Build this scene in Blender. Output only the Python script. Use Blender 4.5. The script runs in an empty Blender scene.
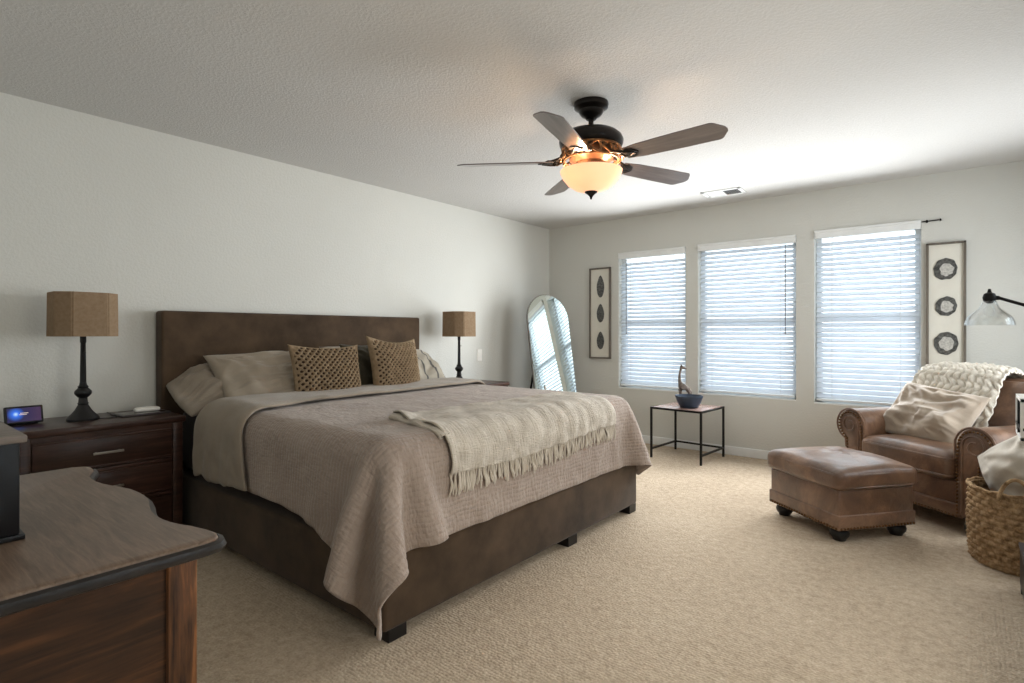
import bpy, bmesh, math, random
import numpy as np
from mathutils import Vector, Matrix, Euler, noise

random.seed(7)
sc = bpy.context.scene
COL = sc.collection
PI = math.pi

# ------------------------------------------------------------------ camera
CAM_H = 1.18
F_PX, W_PX, H_PX = 553.6, 1024.0, 683.0
cam_data = bpy.data.cameras.new('camera')
cam_data.sensor_width = 36.0
cam_data.lens = F_PX / W_PX * 36.0
cam_data.shift_y = -8.5 / W_PX
cam_data.clip_start = 0.02
cam = bpy.data.objects.new('camera', cam_data)
cam.location = (0.0, 0.0, CAM_H)
cam.rotation_euler = (PI / 2, 0.0, math.atan2(0.6324, 0.7746))
COL.objects.link(cam)
sc.camera = cam

# ------------------------------------------------------------------ colour management
sc.view_settings.view_transform = 'Standard'
sc.view_settings.look = 'None'
sc.view_settings.gamma = 1.0
sc.view_settings.use_curve_mapping = False
sc.view_settings.exposure = 0.05
sc.cycles.use_denoising = True
sc.cycles.max_bounces = 12
sc.cycles.diffuse_bounces = 7
sc.cycles.transparent_max_bounces = 16
sc.cycles.sample_clamp_indirect = 6.0

# ------------------------------------------------------------------ sky
world = bpy.data.worlds.new('overcast_sky')
sc.world = world
world.use_nodes = True
_bg = world.node_tree.nodes['Background']
_bg.inputs[0].default_value = (0.92, 0.96, 1.0, 1)
_bg.inputs[1].default_value = 3.4

# ------------------------------------------------------------------ daylight entering at the windows, with one added fill window
BY, LX, RX, SY, CH = 5.50, -3.905, 0.98, -0.30, 2.44
WINS = [(-2.965, -2.20, 0.57, 2.055), (-2.075, -1.175, 0.565, 2.06), (-1.03, -0.265, 0.553, 2.075)]
RWIN = (3.72, 4.95, 0.60, 1.98)
FILL_WIN = (0.75, 1.95, 0.60, 1.98)  # added unseen window, put in to brighten the dim left side
DAY = (0.95, 0.98, 1.0)


def area(name, loc, rot, sx, sy, watts, col, spread=180):
    l = bpy.data.lights.new(name, 'AREA')
    l.shape = 'RECTANGLE'
    l.size, l.size_y = sx, sy
    l.energy = watts
    l.color = col
    l.spread = math.radians(spread)
    o = bpy.data.objects.new(name, l)
    o.location = loc
    o.rotation_euler = rot
    o.visible_glossy = False      # reflections show the lit blinds themselves
    COL.objects.link(o)
    return o


for (a, b, c, d) in WINS:
    area('window_daylight', ((a + b) / 2, BY - 0.035, (c + d) / 2), (-PI / 2, 0, 0), b - a - 0.04, d - c - 0.04, 29 * (b - a) * (d - c), DAY, 150)
for (r_, w_, c_) in ((RWIN, 24, DAY), (FILL_WIN, 17, (1.0, 0.93, 0.82))):  # the second light is an added warm fill
    area('window_daylight', (RX - 0.035, (r_[0] + r_[1]) / 2, (r_[2] + r_[3]) / 2), (0, PI / 2, 0), r_[3] - r_[2] - 0.04, r_[1] - r_[0] - 0.04, w_, c_, 150)


# ================================================================== helpers
def mesh_obj(name, bm, mat=None, parent=None, smooth=True, angle=40):
    me = bpy.data.meshes.new(name)
    bmesh.ops.recalc_face_normals(bm, faces=bm.faces)
    bm.to_mesh(me)
    bm.free()
    if mat is not None:
        for m in (mat if isinstance(mat, (list, tuple)) else [mat]):
            me.materials.append(m)
    if smooth:
        me.shade_smooth()
        if angle:
            me.set_sharp_from_angle(angle=math.radians(angle))
    o = bpy.data.objects.new(name, me)
    COL.objects.link(o)
    if parent is not None:
        o.parent = parent
    return o


def tag(o, label, cat, group=None, kind=None):
    if label:
        o['label'] = label
    if cat:
        o['category'] = cat
    if group:
        o['group'] = group
    if kind:
        o['kind'] = kind
    return o


def thing(name, label, cat, loc=(0, 0, 0), rz=0.0, group=None):
    o = bpy.data.objects.new(name, None)
    o.empty_display_size = 0.05
    o.location = loc
    o.rotation_euler = (0, 0, rz)
    COL.objects.link(o)
    return tag(o, label, cat, group)


def struct(name, bm, mat, parent=None, smooth=False):
    o = mesh_obj(name, bm, mat, parent, smooth)
    if parent is None:
        o['kind'] = 'structure'
    return o


def B():
    return bmesh.new()


def box(bm, x0, x1, y0, y1, z0, z1, bev=0.0, seg=2, M=None):
    r = bmesh.ops.create_cube(bm, size=1.0)
    vs = r['verts']
    for v in vs:
        v.co = Vector(((x0 + x1) / 2 + v.co.x * (x1 - x0), (y0 + y1) / 2 + v.co.y * (y1 - y0), (z0 + z1) / 2 + v.co.z * (z1 - z0)))
    if M is not None:
        for v in vs:
            v.co = M @ v.co
    if bev > 0:
        es = list({e for v in vs for e in v.link_edges})
        bmesh.ops.bevel(bm, geom=es, offset=bev, segments=seg, affect='EDGES', profile=0.5)
    return bm


def lathe(bm, prof, seg=32, c=(0, 0, 0), M=None, closed=True):
    rings = []
    for (r, z) in prof:
        ring = []
        for k in range(seg):
            a = 2 * PI * k / seg
            p = Vector((r * math.cos(a), r * math.sin(a), z))
            if M is not None:
                p = M @ p
            ring.append(bm.verts.new(p + Vector(c)))
        rings.append(ring)
    for i in range(len(rings) - 1):
        for k in range(seg):
            a, b = rings[i][k], rings[i][(k + 1) % seg]
            d, e = rings[i + 1][k], rings[i + 1][(k + 1) % seg]
            bm.faces.new((a, b, e, d))
    if closed:
        if prof[0][0] > 1e-6:
            bm.faces.new(list(reversed(rings[0])))
        if prof[-1][0] > 1e-6:
            bm.faces.new(rings[-1])
    bmesh.ops.remove_doubles(bm, verts=[v for r in rings for v in r], dist=1e-6)
    return bm


def tube(bm, pts, rad, seg=8, closed=False):
    pts = [Vector(p) for p in pts]
    n = len(pts)
    rings = []
    up = None
    for i, p in enumerate(pts):
        if closed:
            t = (pts[(i + 1) % n] - pts[i - 1]).normalized()
        else:
            t = (pts[min(i + 1, n - 1)] - pts[max(i - 1, 0)]).normalized()
        if up is None:
            up = Vector((0, 0, 1)) if abs(t.z) < 0.9 else Vector((1, 0, 0))
        s = t.cross(up)
        if s.length < 1e-6:
            s = t.cross(Vector((1, 0, 0)))
        s.normalize()
        up = s.cross(t).normalized()
        r = rad[i] if isinstance(rad, (list, tuple)) else rad
        rings.append([bm.verts.new(p + (s * math.cos(2 * PI * k / seg) + up * math.sin(2 * PI * k / seg)) * r) for k in range(seg)])
    m = n if closed else n - 1
    for i in range(m):
        A, Bq = rings[i], rings[(i + 1) % n]
        for k in range(seg):
            bm.faces.new((A[k], A[(k + 1) % seg], Bq[(k + 1) % seg], Bq[k]))
    if not closed:
        bm.faces.new(list(reversed(rings[0])))
        bm.faces.new(rings[-1])
    return bm


def prism(bm, poly, z0, z1, M=None, bev=0.0, seg=2):
    """poly in XY extruded along Z (then M)."""
    lo = [bm.verts.new(Vector((p[0], p[1], z0))) for p in poly]
    hi = [bm.verts.new(Vector((p[0], p[1], z1))) for p in poly]
    n = len(poly)
    fs = [bm.faces.new(list(reversed(lo))), bm.faces.new(hi)]
    for i in range(n):
        fs.append(bm.faces.new((lo[i], lo[(i + 1) % n], hi[(i + 1) % n], hi[i])))
    if bev > 0:
        es = list({e for f in fs[:2] for e in f.edges})
        r = bmesh.ops.bevel(bm, geom=es, offset=bev, segments=seg, affect='EDGES', profile=0.5)
    if M is not None:
        for v in (bm.verts if bev > 0 else lo + hi):
            v.co = M @ v.co
    return bm


def prism_into(bm, poly, z0, z1, M=None, bev=0.0, seg=2):
    t = B()
    prism(t, poly, z0, z1, M, bev, seg)
    me = bpy.data.meshes.new('scratch')
    t.to_mesh(me)
    t.free()
    bm.from_mesh(me)
    bpy.data.meshes.remove(me)
    return bm


def grid(bm, nu, nv, fn, uv=None, closed_u=False):
    vs = [[bm.verts.new(Vector(fn(i / (nu if closed_u else nu - 1), j / (nv - 1)))) for j in range(nv)] for i in range(nu)]
    lay = bm.loops.layers.uv.verify() if uv else None
    for i in range(nu if closed_u else nu - 1):
        for j in range(nv - 1):
            i2 = (i + 1) % nu
            f = bm.faces.new((vs[i][j], vs[i2][j], vs[i2][j + 1], vs[i][j + 1]))
            if uv:
                for l, (a, b) in zip(f.loops, ((i, j), (i + 1, j), (i + 1, j + 1), (i, j + 1))):
                    l[lay].uv = uv(a / (nu if closed_u else nu - 1), b / (nv - 1))
    return vs


def puff(bm, c, w, d, h, r=0.05, crown=0.03, crown_b=0.0, n=14, wob=0.0, seed=0):
    """cushion: rounded box with crowned top."""
    res = bmesh.ops.create_cube(bm, size=2.0)
    vs = res['verts']
    es = list({e for v in vs for e in v.link_edges})
    bmesh.ops.subdivide_edges(bm, edges=es, cuts=n, use_grid_fill=True)
    allv = list(bm.verts)
    hw, hd, hh = w / 2, d / 2, h / 2
    for v in allv:
        p = v.co.copy()
        q = Vector((p.x * hw, p.y * hd, p.z * hh))
        core = Vector((max(-hw + r, min(hw - r, q.x)), max(-hd + r, min(hd - r, q.y)), max(-hh + r, min(hh - r, q.z))))
        dlt = q - core
        if dlt.length > 1e-9:
            q = core + dlt.normalized() * r
        k = max(0, 1 - (q.x / hw) ** 2) * max(0, 1 - (q.y / hd) ** 2)
        if p.z > 0:
            q.z += crown * k ** 0.6
        else:
            q.z -= crown_b * k ** 0.6
        if wob:
            nz = noise.noise_vector(Vector((q.x * 6 + seed, q.y * 6, q.z * 6)))
            q += nz * wob
        v.co = q + Vector(c)
    return bm


# ------------------------------------------------------------------ materials
def lin(c):
    return tuple((x / 255 / 12.92) if x / 255 <= 0.04045 else (((x / 255) + 0.055) / 1.055) ** 2.4 for x in c) + (1,)


class Mat:
    def __init__(s, name, rough=0.6, spec=0.5, metal=0.0):
        s.m = bpy.data.materials.new(name)
        s.m.use_nodes = True
        s.nt = s.m.node_tree
        s.b = s.nt.nodes['Principled BSDF']
        s.b.inputs['Roughness'].default_value = rough
        s.b.inputs['Specular IOR Level'].default_value = spec
        s.b.inputs['Metallic'].default_value = metal

    def n(s, t, **kw):
        nd = s.nt.nodes.new(t)
        for k, v in kw.items():
            if k.startswith('i_'):
                nd.inputs[k[2:].replace('_', ' ')].default_value = v
            else:
                setattr(nd, k, v)
        return nd

    def l(s, a, b):
        s.nt.links.new(a, b)

    def coord(s, kind='Object', scale=(1, 1, 1), rot=(0, 0, 0)):
        tc = s.n('ShaderNodeTexCoord')
        mp = s.n('ShaderNodeMapping')
        mp.inputs['Scale'].default_value = scale
        mp.inputs['Rotation'].default_value = rot
        s.l(tc.outputs[kind], mp.inputs['Vector'])
        return mp.outputs['Vector']

    def noise(s, vec, scale, detail=3, rough=0.55, dist=0.0):
        nd = s.n('ShaderNodeTexNoise')
        nd.inputs['Scale'].default_value = scale
        nd.inputs['Detail'].default_value = detail
        nd.inputs['Roughness'].default_value = rough
        nd.inputs['Distortion'].default_value = dist
        s.l(vec, nd.inputs['Vector'])
        return nd.outputs['Fac']

    def ramp(s, fac, stops):
        r = s.n('ShaderNodeValToRGB')
        el = r.color_ramp.elements
        while len(el) < len(stops):
            el.new(0.5)
        for e, (p, c) in zip(el, stops):
            e.position = p
            e.color = c if len(c) == 4 else lin(c)
        s.l(fac, r.inputs['Fac'])
        return r.outputs['Color']

    def color(s, sock_or_rgb):
        if isinstance(sock_or_rgb, tuple):
            s.b.inputs['Base Color'].default_value = lin(sock_or_rgb)
        else:
            s.l(sock_or_rgb, s.b.inputs['Base Color'])
        return s

    def bump(s, fac, strength=0.3, dist=0.01, prev=None):
        bn = s.n('ShaderNodeBump')
        bn.inputs['Strength'].default_value = strength
        bn.inputs['Distance'].default_value = dist
        s.l(fac, bn.inputs['Height'])
        if prev is not None:
            s.l(prev, bn.inputs['Normal'])
        s.l(bn.outputs['Normal'], s.b.inputs['Normal'])
        return bn.outputs['Normal']

    def math(s, op, a, b=None):
        nd = s.n('ShaderNodeMath', operation=op)
        for i, x in enumerate((a, b)):
            if x is None:
                continue
            if isinstance(x, (int, float)):
                nd.inputs[i].default_value = x
            else:
                s.l(x, nd.inputs[i])
        return nd.outputs[0]


def simple(name, rgb, rough=0.6, metal=0.0, spec=0.5, var=0.12, scale=8.0, bump=0.0, bscale=60):
    m = Mat(name, rough, spec, metal)
    v = m.coord()
    f = m.noise(v, scale, 4)
    lo = tuple(max(0, c * (1 - var)) for c in rgb)
    hi = tuple(min(255, c * (1 + var)) for c in rgb)
    m.color(m.ramp(f, [(0.3, lo), (0.7, hi)]))
    if bump:
        m.bump(m.noise(v, bscale, 3), bump, 0.01)
    return m.m


def wood(name, dark, light, axis='x', rough=0.4, scale=1.0, spec=0.5, bump=0.15):
    m = Mat(name, rough, spec)
    sc_ = {'x': (1.2, 14, 14), 'y': (14, 1.2, 14), 'z': (14, 14, 1.2)}[axis]
    v = m.coord('Object', tuple(k * scale for k in sc_))
    f = m.noise(v, 2.2, 6, 0.62, 0.9)
    g = m.noise(v, 11, 3, 0.6)
    mix = m.math('ADD', m.math('MULTIPLY', f, 0.75), m.math('MULTIPLY', g, 0.25))
    mid = tuple((a + b) / 2 for a, b in zip(dark, light))
    m.color(m.ramp(mix, [(0.34, dark), (0.5, mid), (0.66, light)]))
    m.bump(mix, bump, 0.004)
    return m.m


def fabric(name, rgb, var=0.12, wscale=420, bump=0.25, blot=5.0, rough=0.95, sheen=0.2):
    m = Mat(name, rough, 0.15)
    v = m.coord()
    f = m.noise(v, blot, 5, 0.6)
    lo = tuple(c * (1 - var) for c in rgb)
    hi = tuple(min(255, c * (1 + var)) for c in rgb)
    m.color(m.ramp(f, [(0.3, lo), (0.7, hi)]))
    m.b.inputs['Sheen Weight'].default_value = sheen
    h = m.math('ADD', m.noise(v, wscale, 2), m.math('MULTIPLY', m.noise(v, 14, 5), 2.0))
    m.bump(h, bump, 0.01)
    return m.m


def wall_mat(name, rgb, bscale=62, bs=0.13):
    m = Mat(name, 0.9, 0.2)
    v = m.coord()
    f = m.noise(v, 1.3, 3)
    m.color(m.ramp(f, [(0.3, tuple(c * 0.985 for c in rgb)), (0.7, rgb)]))
    h = m.noise(v, bscale, 4, 0.6)
    h2 = m.ramp(h, [(0.42, (0, 0, 0, 1)), (0.62, (1, 1, 1, 1))])
    m.bump(h2, bs, 0.012)
    return m.m


M = {}
M['wall'] = wall_mat('painted_wall', (205, 205, 199))
M['ceiling'] = wall_mat('textured_ceiling', (202, 201, 198), 70, 0.20)


def carpet_mat():
    m = Mat('loop_carpet', 1.0, 0.05)
    v = m.coord('Object', (1, 1, 1), (0, 0, 0.0))
    vo = m.n('ShaderNodeTexVoronoi')
    vo.inputs['Scale'].default_value = 75
    vo.inputs['Randomness'].default_value = 0.55
    m.l(v, vo.inputs['Vector'])
    f = m.noise(v, 26, 5, 0.75)
    f2 = m.noise(v, 1.1, 4)
    mix = m.math('ADD', m.math('MULTIPLY', f, 0.5), m.math('ADD', m.math('MULTIPLY', f2, 0.25), m.math('MULTIPLY', m.noise(v, 110, 2), 0.25)))
    m.color(m.ramp(mix, [(0.36, (156, 140, 120)), (0.5, (186, 169, 148)), (0.64, (206, 191, 170))]))
    inv = m.math('SUBTRACT', 1.0, vo.outputs['Distance'])
    h = m.math('ADD', inv, m.math('MULTIPLY', f, 0.8))
    m.bump(h, 0.45, 0.010)
    return m.m


M['carpet'] = carpet_mat()
M['trim'] = simple('white_trim_paint', (226, 228, 227), 0.45, var=0.02)
M['vinyl'] = simple('white_window_vinyl', (222, 226, 228), 0.4, var=0.02)


def blind_mat():
    m = Mat('white_blind_slat', 0.45, 0.3)
    v = m.coord('Object', (1, 8, 8))
    m.color(m.ramp(m.noise(v, 2, 2), [(0.3, (226, 230, 234)), (0.7, (236, 239, 242))]))
    tr = m.n('ShaderNodeBsdfTranslucent')
    tr.inputs['Color'].default_value = (0.86, 0.92, 1.0, 1)
    mx = m.n('ShaderNodeMixShader')
    mx.inputs['Fac'].default_value = 0.32
    out = m.nt.nodes['Material Output']
    m.l(m.b.outputs['BSDF'], mx.inputs[1])
    m.l(tr.outputs['BSDF'], mx.inputs[2])
    m.l(mx.outputs['Shader'], out.inputs['Surface'])
    return m.m


M['blind'] = blind_mat()


def glass_mat(name, tint=(1, 1, 1, 1), rough=0.0, refl=0.08):
    m = Mat(name)
    nt = m.nt
    out = nt.nodes['Material Output']
    tr = m.n('ShaderNodeBsdfTransparent')
    tr.inputs['Color'].default_value = tint
    gl = m.n('ShaderNodeBsdfGlossy')
    gl.inputs['Roughness'].default_value = rough
    fr = m.n('ShaderNodeLayerWeight')
    fr.inputs['Blend'].default_value = 0.35
    k = m.math('ADD', m.math('MULTIPLY', fr.outputs['Facing'], 0.55), refl)
    mx = m.n('ShaderNodeMixShader')
    m.l(k, mx.inputs['Fac'])
    m.l(tr.outputs['BSDF'], mx.inputs[1])
    m.l(gl.outputs['BSDF'], mx.inputs[2])
    m.l(mx.outputs['Shader'], out.inputs['Surface'])
    return m.m


M['glass'] = glass_mat('window_glass', (0.95, 0.98, 0.98, 1), 0.0, 0.03)
M['lamp_glass'] = glass_mat('clear_lamp_glass', (0.97, 0.98, 0.98, 1), 0.03, 0.05)
M['dark_wood'] = wood('espresso_wood', (32, 20, 16), (76, 52, 43), 'y', 0.32)
M['oak'] = wood('dark_oak_side', (16, 10, 7), (100, 62, 35), 'y', 0.42, 0.7)
M['oak_post'] = wood('oak_post', (36, 20, 11), (156, 102, 58), 'z', 0.42, 1.3)
M['oak_top'] = wood('dusty_oak_top', (84, 69, 57), (124, 105, 90), 'x', 0.36, 2.4)
M['black'] = simple('black_lacquer', (17, 17, 19), 0.4, var=0.2)
M['black_metal'] = simple('black_metal', (26, 25, 26), 0.42, metal=0.6, var=0.15)
M['bronze'] = simple('oil_rubbed_bronze', (38, 34, 32), 0.32, metal=0.7, var=0.2)
M['suede'] = fabric('brown_microsuede', (71, 58, 46), 0.22, 300, 0.15, 4.5, 0.95, 0.12)
M['linen'] = fabric('greige_linen', (142, 131, 117), 0.06, 500, 0.2, 6)
M['linen_light'] = fabric('light_linen', (153, 142, 127), 0.06, 500, 0.2, 6)
M['mattress_shade'] = fabric('dark_mattress_shade', (54, 49, 50), 0.1, 400, 0.15)  # mattress colour darkened to carry the shadow below the quilt
M['olive'] = fabric('dark_olive_fabric', (62, 58, 46), 0.2, 400, 0.2)
M['shade'] = None
M['cream'] = fabric('cream_velvet', (168, 154, 138), 0.06, 350, 0.15, 5, 0.9, 0.5)
M['bag'] = fabric('off_white_canvas', (190, 182, 170), 0.05, 350, 0.15, 5)
M['knit'] = fabric('chunky_cream_wool', (206, 199, 186), 0.06, 160, 0.5, 9)
M['chrome'] = simple('brushed_nickel', (168, 162, 154), 0.35, metal=0.9, var=0.05)
M['white_plastic'] = simple('white_plastic', (232, 230, 224), 0.35, var=0.02)
M['paper'] = simple('mat_board', (214, 211, 200), 0.85, var=0.02)
M['agate'] = simple('dark_agate', (70, 70, 68), 0.35, var=0.5, scale=70)
M['agate_light'] = simple('pale_agate_centre', (176, 174, 168), 0.35, var=0.14, scale=80)
M['frame'] = wood('grey_wood_frame', (84, 78, 70), (122, 114, 104), 'z', 0.55)


def quilt_mat():
    m = Mat('taupe_crinkle_quilt', 0.95, 0.12)
    v = m.coord('UV')
    o = m.coord('Object')
    f = m.noise(o, 3.0, 5, 0.6)
    m.color(m.ramp(f, [(0.3, (148, 133, 122)), (0.7, (168, 153, 142))]))
    m.b.inputs['Sheen Weight'].default_value = 0.25
    sep = m.n('ShaderNodeSeparateXYZ')
    m.l(v, sep.inputs[0])
    wob = m.noise(v, 7, 3)
    rows = m.math('SINE', m.math('ADD', m.math('MULTIPLY', sep.outputs['X'], 2 * PI / 0.042), m.math('MULTIPLY', wob, 6.0)))
    rows = m.math('ABSOLUTE', rows)
    crinkle = m.n('ShaderNodeTexNoise')
    mp = m.n('ShaderNodeMapping')
    mp.inputs['Scale'].default_value = (22, 75, 1)
    m.l(v, mp.inputs['Vector'])
    m.l(mp.outputs['Vector'], crinkle.inputs['Vector'])
    crinkle.inputs['Scale'].default_value = 1.0
    crinkle.inputs['Detail'].default_value = 4
    h = m.math('ADD', m.math('MULTIPLY', rows, 0.22), m.math('ADD', m.math('MULTIPLY', crinkle.outputs['Fac'], 0.8), m.math('MULTIPLY', m.noise(v, 8, 5, 0.62), 2.2)))
    m.bump(h, 0.7, 0.016)
    return m.m


M['quilt'] = quilt_mat()


def throw_mat():
    m = Mat('woven_cotton_throw', 0.95, 0.1)
    v = m.coord('UV')
    f = m.noise(v, 9, 4)
    m.color(m.ramp(f, [(0.3, (182, 172, 158)), (0.7, (213, 204, 190))]))
    m.b.inputs['Sheen Weight'].default_value = 0.25
    mp = m.n('ShaderNodeMapping')
    mp.inputs['Scale'].default_value = (160, 28, 1)
    m.l(v, mp.inputs['Vector'])
    n1 = m.noise(mp.outputs['Vector'], 1.0, 3)
    mp2 = m.n('ShaderNodeMapping')
    mp2.inputs['Scale'].default_value = (14, 95, 1)
    m.l(v, mp2.inputs['Vector'])
    n2 = m.noise(mp2.outputs['Vector'], 1.0, 4)
    m.bump(m.math('ADD', n1, m.math('MULTIPLY', n2, 1.2)), 0.8, 0.012)
    return m.m


M['throw'] = throw_mat()


def crochet_mat():
    m = Mat('tan_crochet', 0.95, 0.1)
    v = m.coord()
    m.color(m.ramp(m.noise(v, 30, 3), [(0.3, (134, 115, 92)), (0.7, (162, 142, 116))]))
    m.bump(m.noise(v, 220, 2), 0.5, 0.01)
    return m.m


M['crochet'] = crochet_mat()
M['hole_shade'] = fabric('dark_brown_hole_shade', (58, 44, 34), 0.1, 400, 0.1)  # dark colour standing for the shade inside the crochet holes


def leather_mat():
    m = Mat('aged_brown_leather', 0.42, 0.5)
    v = m.coord()
    f = m.noise(v, 4.5, 6, 0.65, 0.6)
    m.color(m.ramp(f, [(0.28, (66, 46, 34)), (0.5, (104, 75, 56)), (0.72, (148, 115, 91))]))
    r = m.ramp(f, [(0.3, (0.36, 0.36, 0.36, 1)), (0.7, (0.52, 0.52, 0.52, 1))])
    m.l(r, m.b.inputs['Roughness'])
    n1 = m.noise(v, 12, 5, 0.6, 1.0)
    n2 = m.noise(v, 180, 2)
    m.bump(m.math('ADD', n1, m.math('MULTIPLY', n2, 0.15)), 0.35, 0.02)
    m.b.inputs['Coat Weight'].default_value = 0.9
    m.b.inputs['Coat Roughness'].default_value = 0.30
    return m.m


M['leather'] = leather_mat()
M['nail'] = simple('aged_brass_nail', (112, 84, 58), 0.35, metal=0.8, var=0.2)


def basket_mat():
    m = Mat('seagrass_weave', 0.8, 0.2)
    v = m.coord()
    m.color(m.ramp(m.noise(v, 34, 4, 0.7), [(0.3, (104, 80, 56)), (0.5, (158, 130, 98)), (0.72, (196, 170, 136))]))
    m.bump(m.noise(v, 150, 3), 0.4, 0.006)
    return m.m


M['basket'] = basket_mat()


def shade_mat():
    m = Mat('burlap_lampshade', 0.9, 0.1)
    v = m.coord()
    m.color(m.ramp(m.noise(v, 60, 4), [(0.3, (146, 124, 100)), (0.7, (168, 146, 120))]))
    m.bump(m.noise(v, 380, 2), 0.4, 0.006)
    tr = m.n('ShaderNodeBsdfTranslucent')
    tr.inputs['Color'].default_value = lin((176, 142, 104))
    mx = m.n('ShaderNodeMixShader')
    mx.inputs['Fac'].default_value = 0.3
    out = m.nt.nodes['Material Output']
    m.l(m.b.outputs['BSDF'], mx.inputs[1])
    m.l(tr.outputs['BSDF'], mx.inputs[2])
    m.l(mx.outputs['Shader'], out.inputs['Surface'])
    return m.m


M['shade'] = shade_mat()


def emit_mat(name, rgb, strength, base=(230, 200, 160)):
    m = Mat(name, 0.35, 0.4)
    m.color(base)
    m.b.inputs['Emission Color'].default_value = rgb + (1,)
    m.b.inputs['Emission Strength'].default_value = strength
    return m.m


def mirror_mat():
    m = Mat('mirror_glass', 0.0, 0.5, 1.0)
    m.b.inputs['Base Color'].default_value = (0.86, 0.92, 0.89, 1)
    return m.m


M['mirror'] = mirror_mat()
M['bowl_blue'] = simple('dark_blue_glaze', (46, 58, 74), 0.4, var=0.2, scale=14)
M['giraffe'] = simple('weathered_carving', (104, 95, 88), 0.7, var=0.4, scale=60)
M['table_top'] = wood('reddish_table_top', (112, 90, 84), (152, 130, 122), 'y', 0.25)
M['blade'] = wood('walnut_fan_blade', (92, 84, 82), (122, 112, 108), 'x', 0.3)

_b = M['blade'].node_tree.nodes['Principled BSDF']
_b.inputs['Coat Weight'].default_value = 0.7
_b.inputs['Coat Roughness'].default_value = 0.25

# ================================================================== room shell
T = 0.16
bm = box(B(), LX - T, RX + T, SY - T, BY + T, -0.12, 0.0)
struct('floor', bm, M['carpet'])
bm = box(B(), LX - T, RX + T, SY - T, BY + T, CH, CH + 0.12)
struct('ceiling', bm, M['ceiling'])
bm = box(B(), LX - T, LX, SY - T, BY + T, 0.0, CH)
struct('wall_left', bm, M['wall'])
bm = box(B(), LX, RX, SY - T, SY, 0.0, CH)
struct('wall_front', bm, M['wall'])


def holed_wall(name, u0, u1, holes, mp):
    """wall in (u, z) with rectangular holes; mp(u0,u1,z0,z1) -> box args"""
    bm = B()
    u = u0
    for (a, b, c, d) in holes:
        box(bm, *mp(u, a), 0.0, CH)
        box(bm, *mp(a, b), 0.0, c)
        box(bm, *mp(a, b), d, CH)
        u = b
    box(bm, *mp(u, u1), 0.0, CH)
    return struct(name, bm, M['wall'])


holed_wall('wall_back', LX, RX, WINS, lambda a, b: (a, b, BY, BY + T))
holed_wall('wall_right', SY - T, BY + T, [FILL_WIN, RWIN], lambda a, b: (RX, RX + T, a, b))


def base_board(name, pts_box):
    struct(name, box(B(), *pts_box, bev=0.006), M['trim'])


base_board('baseboard_back', (LX + 0.014, RX - 0.014, BY - 0.014, BY, 0.0, 0.085))
base_board('baseboard_left', (LX, LX + 0.014, SY, BY, 0.0, 0.085))
base_board('baseboard_right', (RX - 0.014, RX, SY + 0.014, BY, 0.0, 0.085))
base_board('baseboard_front', (LX + 0.014, RX, SY, SY + 0.014, 0.0, 0.085))


def make_window(idx, w, h, loc, rz):
    """local: x across, +y outward, z up from sill"""
    e = bpy.data.objects.new('window_%d' % idx, None)
    e.location = loc
    e.rotation_euler = (0, 0, rz)
    e['kind'] = 'structure'
    COL.objects.link(e)
    f = B()
    y0, y1 = 0.085, 0.15
    box(f, -w / 2, -w / 2 + 0.045, y0, y1, 0, h, 0.004)
    box(f, w / 2 - 0.045, w / 2, y0, y1, 0, h, 0.004)
    box(f, -w / 2, w / 2, y0, y1, 0, 0.05, 0.004)
    box(f, -w / 2, w / 2, y0, y1, h - 0.05, h, 0.004)
    mesh_obj('window_frame', f, M['vinyl'], e, False)
    f = box(B(), -w / 2 + 0.04, w / 2 - 0.04, y0 - 0.005, y1 - 0.01, h * 0.475, h * 0.475 + 0.05, 0.004)
    mesh_obj('meeting_rail', f, M['vinyl'], e, False)
    f = box(B(), -w / 2 + 0.04, w / 2 - 0.04, 0.118, 0.122, 0.04, h - 0.04)
    mesh_obj('pane', f, M['glass'], e, False)
    f = box(B(), -w / 2, w / 2, 0.0, 0.085, -0.0, 0.012, 0.003)
    mesh_obj('window_sill', f, M['trim'], e, False)
    return e


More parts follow.
